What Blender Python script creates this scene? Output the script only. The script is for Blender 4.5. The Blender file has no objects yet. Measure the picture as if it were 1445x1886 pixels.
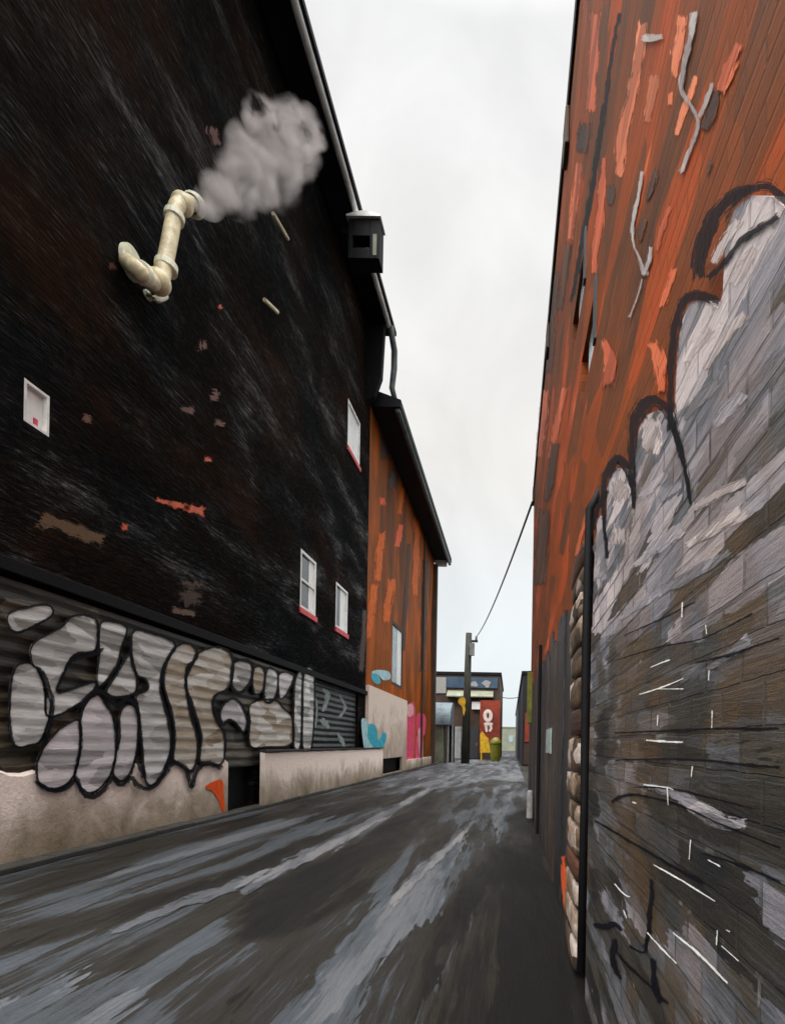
import bpy, bmesh, math, random
from mathutils import Vector, Matrix
from mathutils.geometry import delaunay_2d_cdt
random.seed(7)
C = bpy.context.scene
COL = C.collection

# ------------------------------------------------------------------ camera
EYE = 1.6
F = 1000.0                      # focal length in photo pixels
VPX, VPY = 940.0, 1372.0        # where the alley's lines meet
ROLL = math.radians(1.0)
cd = bpy.data.cameras.new('camera')
cam = bpy.data.objects.new('camera', cd)
COL.objects.link(cam)
cam.matrix_world = Matrix.Translation((0, 0, EYE)) @ Matrix.Rotation(math.radians(90), 4, 'X') @ Matrix.Rotation(ROLL, 4, 'Z')
cd.sensor_fit = 'VERTICAL'
cd.sensor_height = 36.0
cd.lens = 36.0 * F / 1886.0
cd.shift_x = -(VPX - 722.5) / 1886.0
cd.shift_y = (VPY - 943.0) / 1886.0
cd.clip_start = 0.05
cd.clip_end = 3000
C.camera = cam
C.view_settings.view_transform = 'Standard'
C.view_settings.look = 'None'
C.view_settings.exposure = 0.0
C.view_settings.gamma = 1.0

# ------------------------------------------------------------------ sky and sun
SUN_DIR = Vector((-0.50, -0.80, 0.80)).normalized()   # towards the sun
w = bpy.data.worlds.new('World')
C.world = w
w.use_nodes = True
nt = w.node_tree
nt.nodes.clear()
out = nt.nodes.new('ShaderNodeOutputWorld')
bg = nt.nodes.new('ShaderNodeBackground')
bg.inputs['Strength'].default_value = 0.1
sky = nt.nodes.new('ShaderNodeTexSky')
sky.sky_type = 'NISHITA'
sky.sun_disc = False
sky.sun_elevation = math.asin(SUN_DIR.z)
sky.sun_rotation = math.atan2(SUN_DIR.x, SUN_DIR.y)
tc = nt.nodes.new('ShaderNodeTexCoord')
sep = nt.nodes.new('ShaderNodeSeparateXYZ')
nt.links.new(tc.outputs['Generated'], sep.inputs[0])
ramp = nt.nodes.new('ShaderNodeValToRGB')          # overcast: brighter towards the zenith
ramp.color_ramp.elements[0].position = 0.0
ramp.color_ramp.elements[0].color = (0.255, 0.280, 0.290, 1)
ramp.color_ramp.elements[1].position = 1.0
ramp.color_ramp.elements[1].color = (1, 0.99, 0.97, 1)
for p, c in ((0.28, (0.265, 0.275, 0.278, 1)), (0.45, (0.276, 0.271, 0.260, 1)), (0.80, (0.285, 0.285, 0.285, 1))):
    e = ramp.color_ramp.elements.new(p)
    e.color = c
nt.links.new(sep.outputs['Z'], ramp.inputs[0])
noi = nt.nodes.new('ShaderNodeTexNoise')
noi.inputs['Scale'].default_value = 2.6
noi.inputs['Detail'].default_value = 6
noi.inputs['Roughness'].default_value = 0.55
noi.inputs['Distortion'].default_value = 1.4
nt.links.new(tc.outputs['Generated'], noi.inputs['Vector'])
mr = nt.nodes.new('ShaderNodeMapRange')
mr.inputs['From Min'].default_value = 0.3
mr.inputs['From Max'].default_value = 0.7
mr.inputs['To Min'].default_value = 29.5
mr.inputs['To Max'].default_value = 36.0
nt.links.new(noi.outputs['Fac'], mr.inputs['Value'])
dt = nt.nodes.new('ShaderNodeVectorMath')           # cloud glows round the hidden sun
dt.operation = 'DOT_PRODUCT'
nt.links.new(tc.outputs['Generated'], dt.inputs[0])
dt.inputs[1].default_value = SUN_DIR
gl_ = nt.nodes.new('ShaderNodeMapRange')
gl_.interpolation_type = 'SMOOTHSTEP'
gl_.inputs['From Min'].default_value = 0.35
gl_.inputs['From Max'].default_value = 1.0
gl_.inputs['To Min'].default_value = 1.0
gl_.inputs['To Max'].default_value = 3.4
nt.links.new(dt.outputs['Value'], gl_.inputs['Value'])
zn = nt.nodes.new('ShaderNodeMapRange')
zn.interpolation_type = 'SMOOTHSTEP'
zn.inputs['From Min'].default_value = 0.80
zn.inputs['From Max'].default_value = 0.97
zn.inputs['To Min'].default_value = 1.0
zn.inputs['To Max'].default_value = 2.2
nt.links.new(sep.outputs['Z'], zn.inputs['Value'])
m1 = nt.nodes.new('ShaderNodeMath'); m1.operation = 'MULTIPLY'
m2 = nt.nodes.new('ShaderNodeMath'); m2.operation = 'MULTIPLY'
nt.links.new(gl_.outputs[0], m1.inputs[0]); nt.links.new(zn.outputs[0], m1.inputs[1])
nt.links.new(m1.outputs[0], m2.inputs[0]); nt.links.new(mr.outputs[0], m2.inputs[1])
vm = nt.nodes.new('ShaderNodeVectorMath')
vm.operation = 'SCALE'
nt.links.new(ramp.outputs['Color'], vm.inputs[0])
nt.links.new(m2.outputs[0], vm.inputs['Scale'])
mx = nt.nodes.new('ShaderNodeMix')
mx.data_type = 'RGBA'
mx.inputs[0].default_value = 0.95
nt.links.new(sky.outputs[0], mx.inputs[6])
nt.links.new(vm.outputs[0], mx.inputs[7])
nt.links.new(mx.outputs[2], bg.inputs[0])
nt.links.new(bg.outputs[0], out.inputs[0])

sd = bpy.data.lights.new('sun', 'SUN')
sd.energy = 1.5
sd.angle = math.radians(14)
sd.color = (1.0, 0.95, 0.88)
sun = bpy.data.objects.new('sun', sd)
COL.objects.link(sun)
sun.rotation_euler = SUN_DIR.to_track_quat('Z', 'Y').to_euler()
sun.location = (-10, -20, 30)

# ------------------------------------------------------------------ photo pixel -> place
LX, RX = -6.1, 0.55             # planes of the two rows of facades

def ray(u, v):
    dx, dy = u - VPX, v - VPY
    c, s = math.cos(ROLL), math.sin(ROLL)
    return (dx * c + dy * s) / F, -(dy * c - dx * s) / F

def on_x(u, v, X):              # point on a facade: (Y, Z)
    rx, rz = ray(u, v)
    t = X / rx
    return t, EYE + rz * t

def LW(u, v, X=LX): return on_x(u, v, X)
def RW(u, v, X=RX): return on_x(u, v, X)

def FP(u, v, Y):
    rx, rz = ray(u, v)
    return rx * Y, EYE + rz * Y

def GP(u, v):
    rx, rz = ray(u, v)
    t = EYE / max(1e-4, -rz)
    return rx * t, t

def crop(x, y, k, u0, v0): return u0 + x * k, v0 + y * k
def c1(x, y): return crop(x, y, .3772, 900, 0)
def c2(x, y): return crop(x, y, .3772, 900, 600)
def c3(x, y): return crop(x, y, .4167, 900, 1100)
def c4(x, y): return crop(x, y, .3183, 0, 1080)
def c5(x, y): return crop(x, y, .3183, 400, 1100)

# ------------------------------------------------------------------ materials
class Mat:
    def __init__(s, name):
        s.m = bpy.data.materials.new(name)
        s.m.use_nodes = True
        s.nt = s.m.node_tree
        s.bsdf = s.nt.nodes['Principled BSDF']
        s.pos = s.n('ShaderNodeNewGeometry').outputs['Position']

    def n(s, t, **kw):
        nd = s.nt.nodes.new(t)
        for k, v in kw.items(): setattr(nd, k, v)
        return nd

    def put(s, sock, v):
        if hasattr(v, 'is_linked'): s.nt.links.new(v, sock)
        else:
            if isinstance(v, tuple) and len(v) == 3 and len(sock.default_value) == 4: v = (*v, 1)
            sock.default_value = v

    def math(s, op, a, b=0.0, c=None):
        nd = s.n('ShaderNodeMath', operation=op)
        s.put(nd.inputs[0], a); s.put(nd.inputs[1], b)
        if c is not None: s.put(nd.inputs[2], c)
        return nd.outputs[0]

    def vec(s, scale=(1, 1, 1), off=(0, 0, 0), src=None):
        nd = s.n('ShaderNodeMapping')
        s.put(nd.inputs['Vector'], src or s.pos)
        nd.inputs['Scale'].default_value = scale
        nd.inputs['Location'].default_value = off
        return nd.outputs[0]

    def noise(s, vec, scale=1, detail=4, rough=.55, dist=0):
        nd = s.n('ShaderNodeTexNoise')
        s.put(nd.inputs['Vector'], vec)
        nd.inputs['Scale'].default_value = scale
        nd.inputs['Detail'].default_value = detail
        nd.inputs['Roughness'].default_value = rough
        nd.inputs['Distortion'].default_value = dist
        return nd.outputs['Fac']

    def warp(s, vec, amt=.3, scale=1):
        nd = s.n('ShaderNodeTexNoise')
        s.put(nd.inputs['Vector'], vec)
        nd.inputs['Scale'].default_value = scale
        nd.inputs['Detail'].default_value = 3
        sub = s.n('ShaderNodeVectorMath', operation='MULTIPLY_ADD')
        s.put(sub.inputs[0], nd.outputs['Color'])
        sub.inputs[1].default_value = (amt, amt, amt)
        s.put(sub.inputs[2], vec)
        return sub.outputs[0]

    def cells(s, vec, scale=1):          # a random value per stroke-shaped cell
        nd = s.n('ShaderNodeTexVoronoi')
        s.put(nd.inputs['Vector'], vec)
        nd.inputs['Scale'].default_value = scale
        sp = s.n('ShaderNodeSeparateColor')
        s.put(sp.inputs[0], nd.outputs['Color'])
        return sp.outputs[0]

    def ramp(s, fac, stops, interp='LINEAR'):
        nd = s.n('ShaderNodeValToRGB')
        cr = nd.color_ramp
        cr.interpolation = interp
        while len(cr.elements) < len(stops): cr.elements.new(.5)
        for e, (p, c) in zip(cr.elements, stops):
            e.position = p
            e.color = (*c, 1) if isinstance(c, tuple) else (c, c, c, 1)
        s.put(nd.inputs[0], fac)
        return nd.outputs[0]

    def mix(s, fac, a, b, blend='MIX'):
        nd = s.n('ShaderNodeMix', data_type='RGBA', blend_type=blend)
        s.put(nd.inputs[0], fac); s.put(nd.inputs[6], a); s.put(nd.inputs[7], b)
        return nd.outputs[2]

    def bump(s, h, strength=.5, dist=.02, normal=None):
        nd = s.n('ShaderNodeBump')
        nd.inputs['Strength'].default_value = strength
        nd.inputs['Distance'].default_value = dist
        s.put(nd.inputs['Height'], h)
        if normal is not None: s.put(nd.inputs['Normal'], normal)
        return nd.outputs[0]

    def done(s, color, rough=.6, normal=None, spec=.5, metal=0.0):
        b = s.bsdf.inputs
        s.put(b['Base Color'], color); s.put(b['Roughness'], rough)
        b['Specular IOR Level'].default_value = spec
        b['Metallic'].default_value = metal
        if normal is not None: s.put(b['Normal'], normal)
        return s.m

    def brick(s, w_, h_, mortar, off=.5, src=None, axis='YZ'):
        sp = s.n('ShaderNodeSeparateXYZ'); s.put(sp.inputs[0], src or s.pos)
        cb = s.n('ShaderNodeCombineXYZ')
        s.put(cb.inputs[0], sp.outputs[axis[0]]); s.put(cb.inputs[1], sp.outputs[axis[1]])
        nd = s.n('ShaderNodeTexBrick')
        s.put(nd.inputs['Vector'], cb.outputs[0])
        nd.inputs['Scale'].default_value = 1
        nd.inputs['Brick Width'].default_value = w_
        nd.inputs['Row Height'].default_value = h_
        nd.inputs['Mortar Size'].default_value = mortar
        nd.inputs['Mortar Smooth'].default_value = .3
        nd.inputs['Color1'].default_value = (0, 0, 0, 1)
        nd.inputs['Color2'].default_value = (1, 1, 1, 1)
        nd.inputs['Mortar'].default_value = (.5, .5, .5, 1)
        nd.offset = off
        return nd.outputs['Color'], nd.outputs['Fac']

def strokes(name, cols, scale, rough=.6, bump=.35, spec=.4, fine=1.0, hair=(8, .8, 8), mottle=.5):
    """Brushed, weathered surface: stroke-shaped patches of several tones, hair-fine streaks and relief."""
    m = Mat(name)
    v = m.warp(m.vec(scale), .55, 1.2)
    a = m.cells(v, 1.0)
    b = m.noise(m.vec(scale, (3, 7, 1)), .9, 5, .6, .5)
    f = m.math('ADD', m.math('MULTIPLY', a, mottle), m.math('MULTIPLY', b, 1 - mottle))
    h = m.noise(m.vec(tuple(k * fine for k in hair)), 1.0, 5, .65, .3)
    f2 = m.math('ADD', f, m.math('MULTIPLY', m.math('SUBTRACT', h, .5), .35))
    col = m.ramp(f2, cols)
    n1 = m.bump(h, bump, .03)
    n2 = m.bump(m.noise(m.pos, 34, 3), bump * .5, .01, n1)
    r = m.math('ADD', rough - .12, m.math('MULTIPLY', h, .24))
    return m.done(col, r, n2, spec)

MT = {}
def dark_brick():
    m = Mat('dark_brick')
    wv = m.warp(m.pos, .05, 3)
    bc, bf = m.brick(.23, .078, .011, src=wv)
    big = m.noise(m.vec((.3, .22, .35)), 1, 4, .6, .4)
    strk = m.noise(m.vec((1, 1.1, 9)), 1, 6, .7, .4)
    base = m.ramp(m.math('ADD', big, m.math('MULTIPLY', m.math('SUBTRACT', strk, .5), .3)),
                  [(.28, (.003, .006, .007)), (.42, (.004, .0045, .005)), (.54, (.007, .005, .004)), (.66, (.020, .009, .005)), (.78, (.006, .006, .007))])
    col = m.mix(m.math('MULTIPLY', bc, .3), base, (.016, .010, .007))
    h = m.math('SUBTRACT', m.math('ADD', m.math('MULTIPLY', bc, .35), m.math('MULTIPLY', strk, .9)), m.math('MULTIPLY', bf, 1.0))
    n1 = m.bump(h, .85, .035)
    n2 = m.bump(m.noise(m.vec((16, 9, 30)), 1, 4, .7), 1.0, .03, n1)
    patch = m.math('ADD', m.math('MULTIPLY', m.noise(m.vec((1, .35, 1.1), (5, 2, 9)), 1, 3, .5, .3), .55), m.math('MULTIPLY', m.noise(m.vec((1, 1.6, 15), (2, 1, 3)), 1, 5, .7, .2), .45))
    r = m.ramp(patch, [(.46, .78), (.58, .45), (.67, .22)])
    m.put(m.bsdf.inputs['Specular IOR Level'], m.ramp(patch, [(.40, .03), (.57, .06), (.67, .55)]))
    glint = m.ramp(m.noise(m.vec((1, 5.5, 42), (3, 3, 3)), 1, 4, .6, .4), [(.50, .10), (.57, .35), (.63, 1.0)])
    sp_ = m.math('MULTIPLY', m.bsdf.inputs['Specular IOR Level'].links[0].from_socket, m.math('MULTIPLY', glint, 1.6))
    mm = m.done(col, r, n2, .2)
    m.put(m.bsdf.inputs['Specular IOR Level'], sp_)
    return mm
MT['dark_brick'] = dark_brick()

def ribbed(name, cols, rib=.2, rough=.5, bump=.8):
    """Painted corrugated shutter metal."""
    m = Mat(name)
    sp = m.n('ShaderNodeSeparateXYZ'); m.put(sp.inputs[0], m.warp(m.pos, .03, 1.5))
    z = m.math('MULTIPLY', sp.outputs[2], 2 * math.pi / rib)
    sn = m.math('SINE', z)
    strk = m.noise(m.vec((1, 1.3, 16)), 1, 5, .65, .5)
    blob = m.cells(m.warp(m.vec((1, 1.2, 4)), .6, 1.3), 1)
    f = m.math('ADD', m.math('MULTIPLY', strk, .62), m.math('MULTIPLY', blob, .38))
    f = m.math('ADD', f, m.math('MULTIPLY', m.math('MULTIPLY', m.math('POWER', m.math('MAXIMUM', sn, 0), 6), strk), .22))  # rib crests lightened in the colour as painted highlights
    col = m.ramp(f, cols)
    n = m.bump(sn, bump, .03)
    n = m.bump(m.noise(m.vec((9, 9, 40)), 1, 4, .7), .5, .012, n)
    return m.done(col, rough, n, .5)
MT['shutter'] = ribbed('shutter_metal', [(.25, (.008, .008, .008)), (.48, (.020, .017, .013)), (.64, (.065, .048, .028)), (.85, (.20, .175, .14))], bump=.12)
MT['letter'] = ribbed('letter_paint', [(.22, (.13, .12, .10)), (.40, (.28, .27, .25)), (.56, (.46, .45, .44)), (.75, (.70, .69, .67))], bump=.2)
MT['lilac'] = strokes('lilac_wash', [(.25, (.13, .12, .125)), (.5, (.25, .23, .25)), (.75, (.40, .35, .36))], (2, 2.5, 9), .6, .5, .2, 1, (9, 5, 50))
MT['wash'] = strokes('pink_grey_wash', [(.25, (.22, .18, .165)), (.5, (.42, .35, .335)), (.75, (.58, .49, .47))], (2, 2.5, 9), .6, .5, .2, 1, (9, 5, 50))
MT['letter_ochre'] = ribbed('ochre_letter_paint', [(.22, (.15, .10, .05)), (.42, (.33, .26, .18)), (.6, (.47, .43, .38)), (.8, (.66, .63, .60))], bump=.2)
MT['letter_blue'] = ribbed('lilac_letter_paint', [(.22, (.20, .19, .19)), (.42, (.40, .37, .38)), (.6, (.56, .51, .52)), (.8, (.74, .70, .69))], bump=.15)
MT['shutter_dark'] = ribbed('dark_shutter_metal', [(.2, (.006, .008, .010)), (.6, (.014, .018, .020)), (.85, (.07, .08, .08))])

def gen(name, c, rough=.6, var=.35, sc=3.0, bump=.3, spec=.4, metal=0):
    m = Mat(name)
    a = m.noise(m.pos, sc, 6, .65, .4)
    dk = tuple(x * (1 - var) for x in c)
    lt = tuple(min(.9, x * (1 + var)) for x in c)
    col = m.ramp(a, [(.3, dk), (.7, lt)])
    n = m.bump(m.noise(m.pos, sc * 9, 4, .6), bump, .01)
    return m.done(col, m.math('ADD', rough - .1, m.math('MULTIPLY', a, .2)), n, spec, metal)

MT['black_paint'] = gen('black_paint', (.0035, .0035, .006), .6, .5, 4, .3, .10)
MT['near_black'] = gen('near_black', (.005, .005, .006), .65, .4, 2, .3, .12)
MT['roof_black'] = gen('roof_black', (.006, .0065, .009), .6, .4, 2, .3, .15)
MT['gutter'] = gen('gutter_grey', (.78, .76, .70), .5, .35, 1.5)
MT['gutter_dark'] = gen('gutter_dark', (.07, .085, .085), .4, .5, 2)
MT['pane_pale'] = gen('pale_pane', (.86, .86, .83), .3, .15, 2.5, .1, .5)
MT['pane_dark'] = gen('dark_pane', (.05, .055, .06), .12, .5, 2, .05, .7)
MT['pane_grey'] = gen('grey_pane', (.26, .32, .34), .2, .35, 4, .1, .6)
MT['frame_white'] = gen('white_frame', (.74, .73, .70), .5, .2, 6)
MT['frame_dark'] = gen('dark_frame', (.03, .03, .035), .5, .3, 6)
MT['sill_red'] = gen('red_sill', (.60, .05, .06), .5, .4, 9)
MT['pink'] = gen('pink_paint', (.66, .06, .14), .5, .35, 5, .4)
MT['pink_light'] = gen('light_pink_paint', (.85, .35, .40), .5, .3, 5, .4)
MT['turq'] = gen('turquoise_paint', (.03, .36, .46), .5, .4, 5, .4)
MT['turq_pale'] = gen('pale_turquoise_paint', (.35, .55, .60), .5, .4, 5, .4)
MT['orange_red'] = gen('orange_red_paint', (.85, .09, .008), .55, .25, 9, .4, .2)
MT['orange_bright'] = gen('bright_orange_paint', (.62, .115, .002), .6, .35, 5, .4, .15)
MT['brick_chip'] = gen('exposed_brick', (.60, .09, .02), .5, .5, 14, .6)
MT['brick_chip_dim'] = gen('dim_exposed_brick', (.10, .028, .016), .55, .5, 12, .6)
MT['ochre'] = gen('ochre_paint', (.10, .045, .010), .5, .4, 9, .5)
MT['yellow'] = gen('yellow_paint', (.62, .36, .015), .5, .3, 3, .3)
MT['olive'] = gen('olive_paint', (.12, .115, .004), .5, .4, 4, .3)
MT['red_panel'] = gen('red_panel', (.22, .03, .012), .5, .45, 1.2, .3)
MT['navy'] = gen('navy_render', (.005, .006, .012), .6, .5, 1.0, .3)
MT['white_paint'] = gen('white_paint', (.80, .78, .74), .5, .2, 3, .3)
MT['pinkish_white'] = gen('pinkish_white_paint', (.72, .60, .56), .5, .25, 4, .3)
MT['blue_sign'] = gen('blue_sign', (.03, .06, .10), .45, .4, 1.0, .2)
MT['grey_metal'] = gen('grey_metal', (.22, .23, .23), .5, .4, .8, .2)
MT['grey_green'] = gen('grey_green_panel', (.16, .17, .12), .6, .35, 1.2, .3)
MT['far_wall'] = gen('far_wall', (.20, .21, .155), .7, .3, .25, .2)
MT['canopy_blue'] = gen('canopy_blue_grey', (.12, .16, .18), .7, .6, .7, .4)
MT['pole'] = gen('weathered_pole', (.024, .023, .014), .7, .5, 1.5, .5)
MT['ivory'] = gen('ivory_pipe', (.70, .58, .36), .38, .35, 7, .5, .5)
MT['ivory_pale'] = gen('pale_ivory_collar', (.80, .73, .56), .38, .25, 8, .4, .5)
MT['iron'] = gen('cast_iron', (.03, .03, .032), .5, .4, 8, .5)
MT['post'] = gen('concrete_post', (.24, .23, .22), .8, .3, 9, .5)
MT['teal_plate'] = gen('teal_plate', (.25, .30, .28), .6, .4, 9, .4)
MT['brown_wall'] = gen('brown_wall', (.05, .027, .016), .7, .5, .8, .4)

MT['orange_left'] = strokes('orange_render', [(.22, (.025, .010, .004)), (.36, (.10, .028, .003)), (.50, (.23, .054, .001)), (.62, (.38, .080, .001)), (.80, (.70, .125, .003))], (.6, .55, .16), .65, .3, .12, 1, (2.2, 2.0, .5), .12)
def beige(name, dark, mid, light, top):
    m = Mat(name)
    sp = m.n('ShaderNodeSeparateXYZ'); m.put(sp.inputs[0], m.pos)
    n1 = m.noise(m.vec((1.0, .9, .8)), 1.3, 6, .6, .8)
    n2 = m.noise(m.vec((4, 3, .6), (2, 2, 2)), 1, 4, .6, .2)
    z = m.math('DIVIDE', sp.outputs[2], top)
    f = m.math('ADD', m.math('MULTIPLY', z, .55), m.math('ADD', m.math('MULTIPLY', n1, .75), m.math('MULTIPLY', n2, .25)))
    col = m.ramp(f, [(.42, dark), (.72, mid), (.95, light), (1.0, light)])
    n = m.bump(m.noise(m.pos, 7, 6, .7, .4), .6, .03)
    n = m.bump(m.noise(m.pos, 45, 3), .4, .008, n)
    return m.done(col, .75, n, .3)
MT['plinth'] = beige('plinth_render', (.15, .115, .065), (.42, .34, .265), (.88, .74, .66), 1.1)  # paler top is brightness painted in, as the sun misses it
MT['panel'] = beige('ground_floor_render', (.22, .16, .12), (.48, .37, .30), (.72, .59, .50), 4.0)

def right_wall():
    m = Mat('red_brick_wall')
    v = m.warp(m.vec((1, .62, 1.9)), .5, 1.3)
    a = m.cells(v, 1.5)
    b = m.noise(m.vec((1, .5, 1.1), (3, 7, 1)), 1.0, 5, .6, .6)
    h = m.noise(m.vec((3, 1.6, 34)), 1, 5, .65, .3)
    f = m.math('ADD', m.math('MULTIPLY', a, .38), m.math('MULTIPLY', b, .62))
    f = m.math('ADD', f, m.math('MULTIPLY', m.math('SUBTRACT', h, .5), .12))
    col = m.ramp(f, [(.20, (.035, .018, .012)), (.33, (.085, .027, .007)), (.46, (.16, .034, .003)), (.58, (.23, .040, .002)), (.70, (.37, .053, .007)), (.82, (.64, .15, .06))])
    bc, bf = m.brick(.225, .075, .008, src=m.warp(m.pos, .02, 4))
    col = m.mix(m.math('MULTIPLY', bf, .35), col, (.06, .025, .012))
    col = m.mix(m.math('MULTIPLY', bc, .14), col, (.45, .11, .03))
    n = m.bump(m.math('SUBTRACT', m.math('MULTIPLY', h, .4), m.math('MULTIPLY', bf, .7)), .5, .012)
    n = m.bump(m.noise(m.pos, 60, 4, .7), .35, .006, n)
    return m.done(col, .65, n, .15)
MT['right_wall'] = right_wall()
MT['salmon'] = strokes('salmon_paint', [(.25, (.40, .10, .035)), (.5, (.66, .165, .065)), (.75, (.82, .25, .11))], (1, .8, 4), .55, .4, .4, 1, (6, 2.2, 40))
MT['salmon_deep'] = strokes('deep_salmon_paint', [(.25, (.26, .05, .015)), (.5, (.52, .09, .025)), (.75, (.68, .15, .05))], (1, .8, 4), .55, .4, .4, 1, (6, 2.2, 40))
MT['brown_patch'] = strokes('brown_patch', [(.25, (.025, .011, .007)), (.6, (.075, .026, .011)), (.8, (.14, .045, .018))], (1, .8, 4), .6, .4, .4, 1, (6, 2.2, 40))
MT['crack_grey'] = strokes('crack_mortar', [(.25, (.26, .21, .20)), (.7, (.48, .42, .40))], (2, 3, 3), .6, .5, .3, 1, (9, 9, 9))
MT['dark_clad'] = strokes('dark_cladding', [(.2, (.006, .006, .007)), (.5, (.012, .012, .013)), (.7, (.035, .022, .015)), (.85, (.07, .035, .02))], (1, 1.6, .45), .45, .5, .5, 1, (9, 9, 1.2))
MT['stone'] = strokes('quoin_stone', [(.25, (.025, .016, .010)), (.45, (.09, .055, .03)), (.60, (.21, .15, .11)), (.78, (.36, .30, .27))], (3, 4, 7), .7, .6, .3, 1, (14, 14, 14))

def blocks():
    m = Mat('grey_block_wall')
    wv = m.warp(m.pos, .018, 5)
    bc, bf = m.brick(.215, .097, .008, src=wv)
    strk = m.noise(m.vec((2, 2.4, 30)), 1, 6, .72, .8)
    big = m.noise(m.vec((1, 1.3, 1.8), (4, 1, 2)), 1.1, 5, .6, .7)
    wob = m.warp(m.warp(m.vec((1, 1.75, 9.5), (3, 1, 5)), .5, 1.1), .35, 7)
    smear = m.cells(wob, 1)
    f = m.math('ADD', m.math('MULTIPLY', bc, .12), m.math('ADD', m.math('MULTIPLY', strk, .26), m.math('MULTIPLY', big, .36)))
    f = m.math('ADD', f, m.math('MULTIPLY', smear, .40))
    sp = m.n('ShaderNodeSeparateXYZ'); m.put(sp.inputs[0], m.pos)
    up = m.math('MULTIPLY', m.math('SUBTRACT', sp.outputs[2], 1.80), .30)      # whitewash is thicker near the arches
    up = m.math('MINIMUM', m.math('MAXIMUM', up, -.06), .27)
    f = m.math('ADD', f, up)
    col = m.ramp(f, [(.30, (.010, .010, .011)), (.41, (.028, .023, .017)), (.50, (.042, .042, .043)), (.57, (.050, .039, .026)), (.65, (.080, .083, .092)), (.74, (.20, .185, .205)), (.84, (.34, .30, .315)), (.96, (.52, .44, .43))])
    ochre = m.math('MULTIPLY', m.math('SUBTRACT', m.noise(m.vec((2, 1.2, 1.5), (7, 7, 7)), 1, 4, .6, .6), .52), 4.0)
    ochre = m.math('MINIMUM', m.math('MAXIMUM', ochre, 0.0), .32)
    col = m.mix(ochre, col, (.13, .065, .022))
    mt = m.noise(m.vec((6, 5, 5), (1, 1, 4)), 1, 4, .7, .5)
    mcol = m.ramp(mt, [(.42, (.010, .009, .008)), (.58, (.03, .024, .018)), (.68, (.30, .28, .26))])
    col = m.mix(m.math('MULTIPLY', bf, m.ramp(m.noise(m.vec((1, 2, 3)), 1, 4, .6), [(.40, .05), (.62, .75)])), col, mcol)
    hgt = m.math('SUBTRACT', m.math('ADD', m.math('MULTIPLY', strk, .7), m.math('MULTIPLY', bc, .25)), m.math('MULTIPLY', bf, .8))
    n = m.bump(hgt, .7, .02)
    n = m.bump(m.math('ADD', smear, m.noise(m.pos, 70, 5, .75)), .5, .008, n)
    return m.done(col, m.ramp(strk, [(.35, .62), (.7, .40)]), n, .3)
MT['blocks'] = blocks()

def asphalt(name, cols, rough=(.66, .42), s=1.0, wear=False):
    m = Mat(name)
    a = m.noise(m.vec((1.3 * s, .16 * s, 1)), 1, 6, .6, .7)
    b = m.noise(m.vec((26 * s, 1.3 * s, 1)), 1, 5, .7, .3)
    d = m.cells(m.warp(m.warp(m.vec((3.4, .40, 1)), .6, 1.0), .55, 6.0), 1)
    f = m.math('ADD', m.math('MULTIPLY', a, .46), m.math('ADD', m.math('MULTIPLY', b, .30), m.math('MULTIPLY', d, .24)))
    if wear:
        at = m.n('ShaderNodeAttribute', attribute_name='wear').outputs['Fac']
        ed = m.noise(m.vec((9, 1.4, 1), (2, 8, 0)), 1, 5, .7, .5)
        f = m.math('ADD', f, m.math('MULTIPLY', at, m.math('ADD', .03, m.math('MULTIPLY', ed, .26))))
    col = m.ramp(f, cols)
    grit = m.noise(m.pos, 90, 4, .7)
    col = m.mix(m.math('MULTIPLY', m.math('GREATER_THAN', grit, .62), .22), col, (.13, .13, .13))
    n = m.bump(m.noise(m.vec((5, .9, 5)), 1, 5, .65), .5, .03)
    n = m.bump(grit, .8, .016, n)
    n = m.bump(b, .6, .012, n)
    r = m.ramp(m.noise(m.vec((1.2, .3, 1), (9, 4, 1)), 1, 4, .6, .6), [(.36, rough[0]), (.62, rough[1])])
    return m.done(col, r, n, .16)
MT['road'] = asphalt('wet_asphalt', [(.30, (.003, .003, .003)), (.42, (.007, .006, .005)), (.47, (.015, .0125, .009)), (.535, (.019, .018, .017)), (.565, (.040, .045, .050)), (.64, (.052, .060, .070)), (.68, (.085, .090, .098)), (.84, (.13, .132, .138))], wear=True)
MT['road_light'] = asphalt('worn_asphalt', [(.30, (.045, .046, .048)), (.48, (.085, .088, .092)), (.60, (.13, .133, .14)), (.75, (.24, .24, .24))], (.6, .42), 1.4)
MT['road_dark'] = asphalt('tar_patch', [(.30, (.010, .009, .008)), (.5, (.022, .019, .015)), (.65, (.045, .038, .028)), (.8, (.09, .085, .08))], (.62, .42), 1.4)
MT['road_paint'] = asphalt('worn_line', [(.30, (.035, .037, .042)), (.45, (.085, .09, .10)), (.7, (.22, .21, .21))], (.6, .45), 2)
MT['kerb'] = gen('kerb_stone', (.035, .033, .028), .65, .6, 2.5, .6)

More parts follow.
